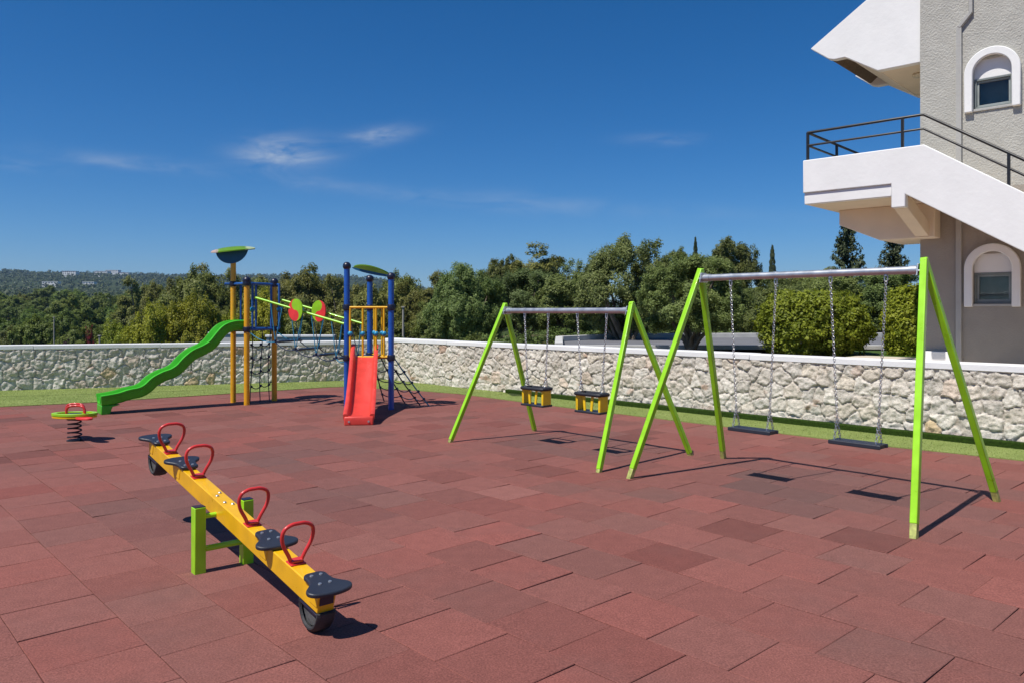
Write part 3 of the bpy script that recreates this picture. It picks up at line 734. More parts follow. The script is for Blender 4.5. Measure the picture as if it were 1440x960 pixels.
def yellow_tower():
    p1, p2, p3 = G(328, 565.3), G(347, 569), G(385.8, 563)
    c = (p1+p2+p3)/3
    root = empty('play_tower', c, 'tall slim play tower on three yellow posts with a wavy green slide', 'play tower')
    P = [p-c for p in (p1, p2, p3)]; tops = (2.72, 2.33, 2.33); zd, zr = 1.42, 2.29
    for p, h in zip(P, tops):
        mb = MB(); mb.tube([p-UP*.02, p+UP*h], .052, 20); po = mb.build('post', M['post_yellow'], root)
        for z in (zd, zr):
            mb = MB(); mb.lathe([(.056, -.05), (.073, -.035), (.076, 0), (.073, .035), (.056, .05)], 18, p+UP*z); mb.build('collar', M['navy'], po)
        if h < 2.5:
            mb = MB(); mb.ball(p+UP*(h+.01), .078); mb.build('cap', M['navy'], po)
    pr = [(1, 2), (0, 1), (0, 2)]
    for i, j in pr:
        d = (P[j]-P[i]).normalized()
        for z in (zd, zr):
            if (i, j) == (0, 1) and z == zd: pass
            mb = MB(); mb.tube([P[i]-d*(.16 if (i == 0 and z == zr) else -.05)+UP*z, P[j]-d*.05+UP*z], .026 if z == zr else .03, 12); mb.build('rail', M['rail_blue'], root)
    poly = [P[0], P[1], P[2]]; cc = sum(poly, Vector())/3
    mb = MB(); mb.prism([((cc+(q-cc)*1.02).x, (cc+(q-cc)*1.02).y) for q in poly], UP*(zd+.005), (1, 0, 0), (0, 1, 0), UP*.035); mb.build('platform', M['navy'], root)
    def bal(q, ball):
        mb = MB(); mb.tube([q+UP*zd, q+UP*(zr+.02)], .021, 10); b = mb.build('baluster', M['rail_blue'], root)
        if ball:
            mb = MB(); mb.ball(q+UP*1.80, .047); mb.build('ball', M['ball_blue'], b)
    bal(P[1].lerp(P[2], .20), True); bal(P[1].lerp(P[2], .88), False); bal(P[0].lerp(P[2], .18), False)
    bal(P[2]+Vector((.11, -.05, 0)), True); bal(P[0].lerp(P[2], .55), False)
    for z in (zr, zd): mb = MB(); mb.tube([P[2]+UP*z, P[2]+Vector((.11, -.05, z))], .02, 8); mb.build('bracket', M['rail_blue'], root)
    # leaf roof: bent oval sheet resting on an upright half-round fin
    tip = P[0]+UP*2.70
    fin = [(.30*math.cos(math.pi*(1+i/18)), .285*math.sin(math.pi*(1+i/18))) for i in range(19)]
    ax = Vector((.93, .37, .12)).normalized()
    mb = MB(); mb.prism(fin, tip+UP*.27+Vector((.0, -.06, 0)), ax, UP, Vector((-.02, .05, 0))); 
    rf_o = MB(); nu, nv = 24, 10; vs = []; fs = []
    lat = Vector((-.37, .93, 0)); up = UP
    for k in range(2):
        for i in range(nv+1):
            rr = i/nv
            for j in range(nu):
                a = 2*math.pi*j/nu; x, y = .41*rr*math.cos(a), .30*rr*math.sin(a)
                z = .05-.10*x*x*3+.26*y*abs(y)*0+.34*y*.55 - .22*y*y
                vs.append(tip+UP*(.255-.02*k)+ax*x+lat*y+UP*z)
    m_ = (nv+1)*nu
    for i in range(nv):
        for j in range(nu):
            a, b, c_, d_ = i*nu+j, i*nu+(j+1) % nu, (i+1)*nu+(j+1) % nu, (i+1)*nu+j
            fs += [(d_, c_, b, a), (m_+a, m_+b, m_+c_, m_+d_)]
    for j in range(nu): a, b = nv*nu+j, nv*nu+(j+1) % nu; fs.append((a, b, m_+b, m_+a))
    rf_o.add(vs, fs)
    for q, f in enumerate(rf_o.f):
        xm = sum((Vector(rf_o.v[v_])-tip).dot(ax) for v_ in f)/len(f); rf_o.m[q] = 1 if xm < -.25 else 2 if xm > .27 else 0
    rf = rf_o.build('roof', [M['leaf_board'], M['tan_board'], M['pale_board']], root); mb.build('fin', M['teal_board'], rf, bevel=.004)
    # wavy slide
    top = P[0].lerp(P[1], .5); end = G(138, 581.5)-c; end.z = 0
    hd = (end-top); hd.z = 0; Ld = hd.length; hd.normalize(); lat = Vector((-hd.y, hd.x, 0))
    prof = [(-.10, 1.43), (.0, 1.435), (.16, 1.425), (.30, 1.37), (.42, 1.24), (.54, 1.10), (.70, 1.00), (.86, .93), (1.0, .82), (1.12, .69), (1.26, .60), (1.42, .545), (1.56, .47), (1.68, .36), (1.82, .29), (2.0, .26), (2.16, .215), (2.32, .19), (2.46, .175)]
    k = Ld/2.48
    path = catmull([top+hd*x*k+UP*z for x, z in prof], 4)
    mb = slide_sweep(path, lat, .40, .15)
    sl_ = mb.build('slide', M['slide_green'], root, angle=50)
    e = path[-1]
    mb = MB(); mb.prism([(-.30, .09), (.0, .02+.10), (.0, -.17), (-.13, -.17), (-.18, -.02)], e, hd, UP, lat*.0+lat*.04)
    mb.M = T(-lat*.19)
    mb.prism([(-.30, -.02), (.005, -.02), (.005, -.175), (-.13, -.175), (-.17, -.05)], e, hd, UP, lat*.38)
    mb.build('slide_foot', M['slide_green'], sl_, bevel=.01)
    # hanging climbing net between the two near posts on the right
    a, b = P[1].lerp(P[2], .08), P[1].lerp(P[2], .92)
    net = MB(); 
    cols_ = [.12, .52, .88]
    for n_, t in enumerate(cols_):
        q = a.lerp(b, t); pts = [q+UP*(zd-.03)+Vector((.02*math.sin(z*5+n_), -.05*z, -z*1.36/1.0)) for z in np.linspace(0, 1, 9)]
        net.tube(pts, .010, 6)
    for z in (.34, .62, .88, 1.13): rope(net, a.lerp(b, .12)+UP*z+Vector((0, -.04*(1.4-z), 0)), a.lerp(b, .52)+UP*(z-.01), .05); rope(net, a.lerp(b, .52)+UP*(z-.01), a.lerp(b, .95)+UP*(z+.05), .06)
    for z in (.34, .62, .88, 1.13):
        for t in cols_: net.ball(a.lerp(b, t)+UP*(z-.005)+Vector((0, -.03, 0)), .026, 8)
    net.build('climbing_net', M['rope_navy'], root)
    return c, P, zd
def blue_tower():
    p1, p2 = G(487.8, 575.2), G(550, 575.5); p3 = Vector((-2.70, 14.78, 0)); c = (p1+p2+p3)/3
    root = empty('play_tower', c, 'play tower on three blue posts with a short straight red slide in front', 'play tower')
    P = [p-c for p in (p1, p2, p3)]; tops = (2.56, 2.37, 2.36); zd, zr = .93, 1.83
    for p, h in zip(P, tops):
        mb = MB(); mb.tube([p-UP*.02, p+UP*h], .052, 20); po = mb.build('post', M['blue'], root)
        for z in (zd, zr):
            mb = MB(); mb.lathe([(.056, -.055), (.073, -.04), (.077, 0), (.073, .04), (.056, .055)], 18, p+UP*z); mb.build('collar', M['navy'], po)
        mb = MB(); mb.ball(p+UP*(h+.015), .076, 16); mb.build('cap', M['navy'], po)
    mb = MB(); cc = (P[0]+P[1]+P[2])/3
    mb.prism([((cc+(q-cc)*1.0).x, (cc+(q-cc)*1.0).y) for q in P], UP*(zd-.02), (1, 0, 0), (0, 1, 0), UP*.04); mb.build('platform', M['navy'], root)
    for i, j in ((0, 1), (1, 2)):
        d = (P[j]-P[i]).normalized(); off = d.cross(UP)*.035
        if off.dot(P[i]+P[j]) < 0: off = -off
        for z in (zd+.015, zr):
            mb = MB(); mb.tube([P[i]+d*.06+off+UP*z, P[j]-d*.06+off+UP*z], .021, 10); mb.build('rail', M['yellow'], root)
        for t in ((.085, .37, .67, .85) if i == 0 else (.12, .5, .86)):
            q = P[i].lerp(P[j], t)+off; mb = MB(); mb.tube([q+UP*(zd+.015), q+UP*zr], .019, 10); b = mb.build('baluster', M['yellow'], root)
            mb = MB(); mb.ball(q+UP*1.36, .046); mb.build('ball', M['ball_blue'], b)
    # leaf roof lying across the post tops
    A_, B_ = P[0]+UP*2.53, P[1]+UP*2.36
    ax = (B_-A_).normalized(); lat = Vector((0, 1, .03)).normalized(); cen = (A_+B_)/2+Vector((.03, .26, .04))
    mb = MB(); nu, nv = 28, 8; vs = []; fs = []
    for k in range(2):
        for i in range(nv+1):
            rr = i/nv
            for j in range(nu):
                a = 2*math.pi*j/nu; x, y = .37*rr*math.cos(a), .31*rr*math.sin(a)
                z = .05*(1-(x/.37)**2)-.10*y*y-.22*y
                vs.append(cen+ax*x+lat*y+UP*(z-.02*k))
    m_ = (nv+1)*nu
    for i in range(nv):
        for j in range(nu):
            a, b, c_, d_ = i*nu+j, i*nu+(j+1) % nu, (i+1)*nu+(j+1) % nu, (i+1)*nu+j
            fs += [(d_, c_, b, a), (m_+a, m_+b, m_+c_, m_+d_)]
    for j in range(nu): a, b = nv*nu+j, nv*nu+(j+1) % nu; fs.append((a, b, m_+b, m_+a))
    mb.add(vs, fs); rf = mb.build('roof', M['leaf_board'], root)
    mb = MB(); fin = [(-.35, .0)]+[(.37*math.cos(t)*1.0, .0+.055*math.sin(t)) for t in np.linspace(math.pi, 2*math.pi, 15)][1:]
    mb.prism(fin, cen+UP*.005-lat*.20, ax, UP, lat*.02); mb.build('fin', M['teal_board'], rf)
    # red slide
    top = (P[0].lerp(P[1], .40)); top.z = 0; end = G(504.5, 597.5)-c; end.z = 0
    hd = end-top; Ld = hd.length; hd.normalize(); lat = Vector((-hd.y, hd.x, 0))
    prof = [(-.12, .945), (.0, .95), (.06, .945), (.16, .90), (.40, .745), (.70, .56), (1.0, .385), (1.22, .27), (1.42, .19), (1.6, .145), (1.8, .125), (1.96, .11)]
    path = catmull([top+hd*x*Ld/1.98+UP*z for x, z in prof], 4)
    mb = MB(); h = .222; n = None; vs = []; fs = []
    for i, p in enumerate(path):
        t = (path[min(i+1, len(path)-1)]-path[max(i-1, 0)]).normalized(); up = t.cross(lat).normalized()
        if up.z < 0: up = -up
        f = i/len(path); hs = .13+.10*max(0, 1-f*6) if f < .8 else .13-(f-.8)*.35
        g = max(hs, .05)
        sec = [(-h-.02, g-.01), (-h, g), (-h+.035, g), (-h+.05, g-.015), (-h+.055, .03), (-h+.085, .0), (0, -.004), (h-.085, 0), (h-.055, .03), (h-.05, g-.015), (h-.035, g), (h, g), (h+.02, g-.01), (h+.012, -.03), (h-.02, -.045), (-h+.02, -.045), (-h-.012, -.03)]
        n = len(sec)
        for x, z in sec: vs.append(p+lat*x+up*z)
    k = len(path)
    for i in range(k-1):
        for j in range(n): fs.append((i*n+j, i*n+(j+1) % n, (i+1)*n+(j+1) % n, (i+1)*n+j))
    fs += [tuple(range(n-1, -1, -1)), tuple((k-1)*n+j for j in range(n))]
    mb.add(vs, fs); so = mb.build('slide', M['slide_red'], root, angle=45)
    e = path[-1]; mb = MB(); mb.M = T(-lat*h)
    mb.prism([(-.20, .0), (-.02, .035), (.02, .02), (.03, -.02), (.025, -.11), (-.05, -.11), (-.16, -.06)], e, hd, UP, lat*2*h)
    mb.build('slide_lip', M['slide_red'], so, bevel=.015, seg=3)
    for s in (-1, 1): mb = MB(); mb.tube([e+hd*.028+lat*s*.15-UP*.05, e+hd*.036+lat*s*.15-UP*.05], .017, 10); mb.build('bolt', M['bolt'], so)
    # rope net running from the deck down to the ground on the right
    net = MB(); g1, g2, g3 = G(604, 571)-c, G(569, 566)-c, G(540, 563.5)-c
    a1 = P[1]+UP*(zd)+Vector((.05, .02, 0)); a2 = P[1].lerp(P[2], .5)+UP*zd; a3 = P[2]+UP*(zd-.02)+Vector((.05, 0, 0))
    legs = [(a1, g1), (P[1].lerp(P[2], .22)+UP*zd, g1.lerp(g2, .28)+Vector((-.05, .05, 0))), (a2, g2), (a3, g3)]
    for q, (a, b) in enumerate(legs): net.cur = 1 if q == 0 else 0; rope(net, a, b, .02, .013)
    net.cur = 0
    for t in (.28, .50, .68, .84):
        for (a, b), (a_, b_) in zip(legs, legs[1:]):
            rope(net, a.lerp(b, t), a_.lerp(b_, t), .045, .010); net.ball(a.lerp(b, t), .026, 8); net.ball(a_.lerp(b_, t), .026, 8)
    net.build('rope_net', [M['rope_navy'], M['rope_teal']], root)
    return c, P, zd
c1, P1, z1 = yellow_tower()
c2, P2, z2 = blue_tower()

def rope_bridge():
    root = empty('rope_bridge', (0, 0, 0), 'rope bridge with lime handrails and black planks hung between the two play towers', 'rope bridge')
    a0, a1 = at(358.5, 418.5, 14.75), at(484, 455.5, 14.15)         # near rail
    b0, b1 = at(390, 420, 15.42), at(510, 455.3, 14.85)             # far rail
    root.location = (a0+b1)/2; root.location.z = 0; O = root.location.copy()
    a0, a1, b0, b1 = [p-O for p in (a0, a1, b0, b1)]
    for p, q in ((a0, a1), (b0, b1)):
        mb = MB(); mb.tube([p, q], .022, 12); mb.build('handrail', M['lime'], root)
    lat = (b0-a0); lat.z = 0
    pl0 = (c1+(P1[1]+P1[2])/2)-O+UP*z1; pl1 = (c2+(P2[0]+P2[2])/2)-O+UP*z2
    n = 4; prev = []
    def rp(a, b, sag, r, teal=False, n=8):
        mb = MB(); rope(mb, a, b, sag, r, n); mb.build('rope', M['rope_teal' if teal else 'rope_navy'], root)
    for i in range(n):
        t = (.25, .48, .71, .93)[i]
        m = a0.lerp(a1, t).lerp(b0.lerp(b1, t), .5); zz = pl0.z+(pl1.z-pl0.z)*t-.10*4*t*(1-t)-.03
        c_ = Vector((m.x, m.y, zz)); d = (a1-a0); d.z = 0; d.normalize()
        l2 = lat.normalized()*1.45
        mb = MB(); mb.bar(c_-l2*.27, c_+l2*.27, .035, .15, UP); mb.build('plank', M['navy'], root, bevel=.006)
        for s, (h0, h1) in ((-1, (a0, a1)), (1, (b0, b1))):
            e = c_+l2*s*.27
            for dt in (-.07, .07):
                tt = min(max(t+dt, .02), .98)
                rp(h0.lerp(h1, tt), e, 0, .0095, dt > 0 or s < 0, 3)
            mb = MB(); mb.ball(e+UP*.03, .025, 8); mb.build('knot', M['rope_navy'], root)
            if prev:
                pe = prev[0 if s < 0 else 1]; rp(pe, e, .07, .010)
        prev = [c_-l2*.27, c_+l2*.27]
        if i == 0:
            for s, q in ((-1, c1+P1[1]-O), (1, c1+P1[2]-O)): rp(q+UP*z1, c_+l2*s*.27, .08, .010, True)
        if i == n-1:
            for s, q in ((-1, c2+P2[0]-O), (1, c2+P2[2]-O)): rp(q+UP*z2, c_+l2*s*.27, .08, .010, True)
    # two-tone discs fixed to the rails
    for (px, py, D, flip, rail) in ((417, 436, 14.42, 1, 0), (449.5, 437.5, 15.05, -1, 1)):
        q = at(px, py, D)-O; r = .205
        X = Vector((.80, -.60, 0)) if rail == 0 else Vector((.80, -.60, 0)); Yn = X.cross(UP).normalized()
        if Yn.y > 0: Yn = -Yn
        def scurve(k=1):
            pts = [(r/2*math.sin(t)*k, r/2+r/2*math.cos(t)) for t in np.linspace(0, math.pi, 12)]
            pts += [(-r/2*math.sin(t)*k, -r/2+r/2*math.cos(t)) for t in np.linspace(0, math.pi, 12)][1:]
            return pts
        sc = scurve(-1 if flip > 0 else 1)
        right = sc+[(r*math.sin(t), -r*math.cos(t)) for t in np.linspace(0, math.pi, 22)][1:-1]
        left = sc[::-1]+[(-r*math.sin(t), r*math.cos(t)) for t in np.linspace(0, math.pi, 22)][1:-1]
        mb = MB(); mb.prism(left, q+Yn*.03, X, UP, -Yn*.02); dsk = mb.build('disc', M['red_board' if flip > 0 else 'green_board'], root)
        mb = MB(); mb.prism(right, q+Yn*.0305, X, UP, -Yn*.021); mb.build('disc_half', M['green_board' if flip > 0 else 'red_board'], dsk)
rope_bridge()

# ------------------------------------------------------------------ building
BP = Vector((7.2, 11.7, 0)); BDv = Vector((.73, -.683, 0)).normalized(); BN = Vector((BDv.y, -BDv.x, 0))
if BN.y > 0: BN = -BN
def bpl(px, py, o=0.0):
    """sighting on the facade plane moved o metres outwards -> (s, z)"""
    k = (px-XC)/F; B = BP+BN*o
    s = (k*B.y-B.x)/(BDv.x-k*BDv.y); D = B.y+BDv.y*s
    return (s, CAMH-(py-YH)/F*D)
def bw(s, o, z): return BDv*s+BN*o+UP*z
def building():
    root = empty('apartment_building', BP, 'grey stucco building with white outside staircase, arched windows and white gable at right', 'building')
    cs = bpl(1294, 300)[0]
    def pr(poly, o0, o1, name, m, parent=root, bevel=.012):
        mb = MB(); mb.prism(poly, bw(0, o0, 0), BDv, UP, BN*(o1-o0)); return mb.build(name, m, parent, bevel=bevel)
    # grey walls: facade strip around the windows is one slab
    sc = bpl(1396, 100)[0]; hw = (bpl(1437, 100)[0]-bpl(1355, 100)[0])/2*.97; hi = hw*.69
    def hole_wall():
        zs = [.3]; wins = []
        for (px0, py0, px1, py1) in ((1374, 383, 1421, 427), (1373, 104, 1420, 150)):
            zt = bpl((px0+px1)/2, py0+(3 if py0 < 200 else 0))[1]; zb = bpl((px0+px1)/2, py1)[1]; wins.append((sc-hi, sc+hi, zb, zt))
        mb = MB(); z = .3; rgt = 4.6
        s0 = min(w[0] for w in wins); s1 = max(w[1] for w in wins)
        def slab(a, b, c, d): mb.box(bw((a+b)/2, -.15, (c+d)/2), (b-a, .30, d-c), Matrix((BDv, -BN, UP)).transposed())
        zd_ = 3.62; slab(cs, s0, zd_, 8.2); slab(s1, rgt, zd_, 8.2)
        t_ = .06+.88*hi; slab(s0, s1, zd_, wins[1][2]); slab(s0, s1, wins[1][3]+t_, 8.2)
        mb.build('upper_wall', M['stucco'], root)
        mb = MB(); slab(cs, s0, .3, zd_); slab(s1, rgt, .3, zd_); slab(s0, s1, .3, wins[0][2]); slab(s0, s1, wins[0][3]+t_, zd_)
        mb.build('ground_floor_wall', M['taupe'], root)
        mb = MB(); mb.box(bw(cs+.15, -3.6, 4.25), (.30, 6.6, 7.9), Matrix((BDv, -BN, UP)).transposed()); mb.box(bw(2.2, -6.75, 4.25), (4.8, .3, 7.9), Matrix((BDv, -BN, UP)).transposed())
        mb.box(bw(4.45, -3.6, 4.25), (.30, 6.0, 7.9), Matrix((BDv, -BN, UP)).transposed())
        mb.build('rear_wall', M['stucco'], root)
        mb = MB(); mb.box(bw(1.9, -3.4, 8.26), (5.6, 7.4, .1), Matrix((BDv, -BN, UP)).transposed()); mb.build('roof_slab', M['white'], root)
        return s0, s1, wins
    s0, s1, wins = hole_wall()
    # arched windows
    Mq = Matrix((BDv, -BN, UP)).transposed()
    for (a, b, zb, zt), lit in zip(wins, (0, 1)):
        zbot = zb-.05; zsp = zt+.06; th = hw-hi
        outer = [(sc-hw, zbot)]+[(sc-hw*math.cos(t), zsp+hw*math.sin(t)) for t in np.linspace(0, math.pi, 25)]+[(sc+hw, zbot)]
        hi = hw-th
        inner = [(sc+hi, zbot)]+[(sc+hi*math.cos(t), zsp+hi*math.sin(t)) for t in np.linspace(0, math.pi, 25)]+[(sc-hi, zbot)]
        mb = MB(); mb.prism(outer+inner, bw(0, -.001, 0), BDv, UP, BN*.075)
        win = mb.build('window', M['white'], root, bevel=.012)
        mb = MB(); f = .032
        for (x0, x1, y0, y1) in ((a+.002, b-.002, zt-f, zt-.002), (a+.002, b-.002, zb+.002, zb+f), (a+.002, a+f, zb+f, zt-f), (b-f, b-.002, zb+f, zt-f)):
            mb.box(bw((x0+x1)/2, -.07, (y0+y1)/2), (x1-x0, .06, y1-y0), Matrix((BDv, -BN, UP)).transposed())
        mb.build('frame', M['frame'], win, bevel=.004)
        mb = MB(); mb.box(bw((a+b)/2, -.10, (zb+zt)/2), (b-a-.06, .012, zt-zb-.06), Matrix((BDv, -BN, UP)).transposed()); mb.build('pane', M['pane'], win)
        mb = MB(); mb.box(bw((a+b)/2, -.27, (zb+zt)/2), (b-a-.004, .01, zt-zb-.004), Mq); mb.build('blind', M['blind'], win)
        mb = MB(); e_ = .062
        for (x0, x1, y0, y1) in ((a+f, b-f, zt-e_, zt-f), (a+f, b-f, zb+f, zb+e_), (a+f, a+e_, zb+e_, zt-e_), (b-e_, b-f, zb+e_, zt-e_)): mb.box(bw((x0+x1)/2, -.088, (y0+y1)/2), (x1-x0-.001, .03, y1-y0-.001), Mq)
        mb.build('sash', M['sash'], win, bevel=.003)
        mb = MB(); mb.box(bw(sc, -.001, zb-.025), (b-a, .05, .035), Matrix((BDv, -BN, UP)).transposed()); mb.build('sill', M['trim'], win, bevel=.004)
        # plain white tympanum set back behind the arch head
        mb = MB(); mb.box(bw(sc, -.068, (zt+zsp+.88*hi)/2), (2*hi-.002, .04, zsp+.88*hi-zt-.002), Mq); mb.build('tympanum', M['white'], win)
    # boxed pipe on the facade
    pa, pb = bpl(1345, 300)[0], bpl(1353, 300)[0]; ztop = bpl(1350, 38)[1]
    mb = MB(); mb.box(bw((pa+pb)/2, .02, (.5+ztop)/2), (pb-pa, .06, ztop-.5), Matrix((BDv, -BN, UP)).transposed())
    q0, q1 = bpl(1349, 40), bpl(1366, 18); mb.bar(bw(q0[0], .02, q0[1]), bw(q1[0], .02, q1[1]), .07, .055, BN)
    mb.bar(bw(q1[0], .02, q1[1]-.02), bw(q1[0], .02, 8.0), .07, .056, BN); mb.build('boxed_pipe', M['trim'], root, bevel=.008)
    # landing and flight
    o = 1.42
    L0 = bpl(1129, 226, o); K = bpl(1299, 203.5, o); E = bpl(1440, 271, o); zt = (L0[1]+K[1])/2
    sl = (zt-E[1])/(E[0]-K[0]); far = E[0]+2.4
    B0 = bpl(1129, 288, o); c0, c1_, c2_ = bpl(1253, 275, o), bpl(1273, 273.4, o), bpl(1440, 354.6, o)
    sl2 = (c1_[1]-c2_[1])/(c2_[0]-c1_[0]); zg = bpl(1129, 272, o)[1]; cb = bpl(1262, 292, o)[1]
    face = [(L0[0], zt), (K[0], zt), (far, zt-sl*(far-K[0])), (far, c1_[1]-sl2*(far-c1_[0])), (c1_[0], c1_[1]), (c1_[0], cb), (c0[0], cb), (c0[0], zg), (L0[0], zg)]
    pr(face, o-.14, o, 'stair_parapet', M['white'])
    pr([(L0[0]+.01, zg-.001), (c0[0]-.002, zg-.001), (c0[0]-.002, B0[1]), (L0[0]+.01, B0[1])], o-.14, o-.03, 'landing_band', M['white'])
    pr([(L0[0]+.0, zt-.002), (L0[0]+.14, zt-.002), (L0[0]+.14, zg-.12), (L0[0], zg-.12)], -1.05, o-.145, 'end_parapet', M['white'])
    mb = MB(); Mx3 = Matrix((BDv, -BN, UP)).transposed()
    def slabx(a, b, o0, o1, zb, zt_, name, m): 
        mb = MB(); mb.box(bw((a+b)/2, (o0+o1)/2, (zb+zt_)/2), (b-a, abs(o1-o0), zt_-zb), Mx3); return mb.build(name, m, root, bevel=.008)
    slabx(L0[0]+.012, K[0]+.1, o-.145, .003, B0[1]+.003, B0[1]+.16, 'landing_slab', M['cream'])
    slabx(L0[0]+.012, cs-.004, .0, -1.05, B0[1]+.003, B0[1]+.16, 'landing_slab', M['cream'])
    # sloping soffit of the flight with steps above
    zl = lambda x: c1_[1]-sl2*(x-c1_[0])
    x0_, x1_ = c1_[0]+.02, far-.02
    pr([(x0_, zl(x0_)+.05), (x1_, zl(x1_)+.05), (x1_, zl(x1_)+.20), (x0_, zl(x0_)+.20)], .004, o-.145, 'flight_slab', M['cream'])
    st = MB(); n = int((x1_-x0_)/.27)
    for i in range(n):
        x = x0_+.135+i*.27; st.box(bw(x, (o-.14)/2, zl(x)+.25), (.268, o-.16, .22), Mx3)
    st.build('steps', M['cream'], root)
    # dropped beam under the landing with a chamfered left end
    ob = .3; q = [bpl(x, y, ob) for x, y in ((1180, 300), (1180, 317), (1237, 340), (1314.5, 331.5))]
    zb_ = (q[2][1]+q[3][1])/2
    pr([(q[0][0], B0[1]+.002), (q[0][0], q[1][1]), (q[2][0], zb_), (q[3][0], zb_), (q[3][0], B0[1]+.002)], -.9, ob, 'landing_beam', M['cream'])
    mb = MB(); sm_ = (c0[0]+c1_[0])/2; mb.bar(bw(sm_, o-.15, cb+.10), bw(sm_+.02, ob+.002, zb_+.12), .19, .22, BDv); mb.build('landing_rib', M['cream'], root, bevel=.01)
    # railing
    def P_(s, z, oo=o-.07): return bw(s, oo, z)
    ra = MB(); zt1, zt2 = bpl(1133, 188, o)[1], bpl(1297, 158, o)[1]; hr = (zt1+zt2)/2-zt; e0 = L0[0]+.05
    rail = root
    fend = far-.1
    for hh, r in ((hr, .021), (hr*.54, .017)):
        mb = MB(); mb.tube([P_(e0, zt+hh), P_(K[0]-.02, zt+hh), P_(fend, zt+hh-sl*(fend-K[0]))], r, 10)
        mb.tube([P_(e0, zt+hh), P_(e0, zt+hh, -1.0)], r, 10)
        mb.build('railing', M['rail_black'], root)
    for s, oo in ((e0, o-.07), (bpl(1267, 180, o)[0], o-.07), (bpl(1417, 230, o)[0], o-.07), (bpl(1417, 230, o)[0]+1.2, o-.07), (e0, .15), (e0, -1.0)):
        zz = zt if s <= K[0] else zt-sl*(s-K[0])
        mb = MB(); mb.bar(P_(s, zz-.02, oo), P_(s, zz+hr, oo), .036, .036, BDv); mb.build('railing_post', M['rail_black'], root)
    # gable and roof over the landing
    g = [bpl(x, y, -.03) for x, y in ((1139.5, 69), (1169, 85), (1188, 81), (1234, 101), (1293, 87), (1218, 0))]
    sg = (g[5][1]-g[0][1])/(g[5][0]-g[0][0]); zr_ = g[0][1]+sg*(cs-.01-g[0][0])
    gp = [g[0], (cs-.004, zr_), (cs-.004, (g[3][1]+g[4][1])/2), (g[3][0], (g[3][1]+g[4][1])/2), g[2], ((g[1][0]+.05), g[1][1]+.0), (g[1][0]-.05, g[1][1]+.03)]
    pr(gp, -.16, -.03, 'gable', M['white'])
    gz = [(p+.0, z) for p, z in gp]
    pr(gz, -2.30, -2.18, 'rear_gable', M['white'])
    th = .10
    pr([(g[2][0]-.30, g[2][1]+.06), (cs-.004, zr_-.22), (cs-.004, zr_-.10), (g[2][0]-.30, g[2][1]+.18)], -2.175, -.163, 'gable_roof', M['roof_under'])
    e0_, e1_ = lerp((g[2][0], g[2][1], 0), (g[3][0], gp[2][1], 0), .22), Vector((g[3][0], gp[2][1]+.015, 0))
    pr([(e0_.x, e0_.y), (e1_.x, e1_.y), (e1_.x, e1_.y+.06), (e0_.x, e0_.y+.06)], -2.172, -.162, 'eave_soffit', M['cream'])
    pr([(g[3][0], gp[2][1]+.02), (cs-.004, gp[2][1]+.02), (cs-.004, gp[2][1]+.12), (g[3][0], gp[2][1]+.12)], -2.17, -.163, 'soffit', M['cream'])
    lc = bpl(1277, 96, -.5)
    mb = MB(); mb.lathe([(.10, .0), (.11, -.02), (.08, -.055), (.02, -.065)], 20, bw(cs-.22, -.75, gp[2][1]+.02)); mb.build('soffit_lamp', M['lamp_shell'], root)
    # plinth block beside the foot of the wall
    slabx(cs-.02, cs+.5, .0, .12, .5, 1.14, 'plinth', M['white'])
building()

# ------------------------------------------------------------------ garden behind the right wall
GZ = .85
def garden():
    d = (WR-CORN).normalized(); n = -nR
    mb = MB(); a, b = CORN+n*.2+d*.6, WR+n*.2
    mb.add([(a.x, a.y, GZ), (b.x, b.y, GZ), (40, 6, GZ), (46, 34, GZ), (0, 34, GZ-.1), (-3.2, 26, GZ-.3)], [(0, 1, 2, 3, 4, 5)])
    m = simple('garden_soil', (.11, .095, .05), .95, var=.4, vs=2.5, bump=.8, bs=40, spec=.1)
    tag(mb.build('garden_ground', m), kind='structure')
    p = [G(786, 491, GZ), G(1320, 491, GZ), G(1320, 474, GZ), G(880, 475.5, GZ), G(786, 480, GZ)]
    mb = MB(); mb.add([q+UP*.006 for q in p], [(0, 1, 2, 3, 4)]); tag(mb.build('road', M['asphalt']), kind='structure')
    root = empty('road_kerb', p[0], 'pale concrete kerb edging the grey road behind the pale stone wall', 'kerb')
    for i, (q, r) in enumerate(((p[0], p[1]), (p[3], p[2]), (p[0], p[4]), (p[4], p[3]))):
        mb = MB(); e = (r-q).normalized()*.001; h = .10 if i < 1 else .16
        mb.bar(q+e*80-p[0]+UP*h/2, r-e*60-p[0]+UP*h/2, h, .2, UP); mb.build('kerb_stones', M['concrete'], root, bevel=.01)
    p = [G(1190, 505, GZ), G(1330, 505, GZ), G(1330, 493, GZ), G(1200, 493, GZ)]
    mb = MB(); mb.add([q+UP*.004 for q in p], [(0, 1, 2, 3)]); tag(mb.build('lawn', M['lawn']), kind='structure')
    mb = MB(); c = [BP+BDv*-3.0+BN*1.0, BP+BDv*4.5+BN*1.35, BP+BDv*4.5+BN*-.2, BP+BDv*-.9+BN*-.2, BP+BDv*-.9+BN*-3.2, BP+BDv*-3.0+BN*-3.2]
    mb.add([(p_.x, p_.y, GZ+.008) for p_ in c], [(0, 1, 2, 3, 4, 5)]); tag(mb.build('bounce_ground', M['bounce_ground']), kind='structure')  # pale sheet added unseen behind the wall, bounces light up to the soffit
garden()

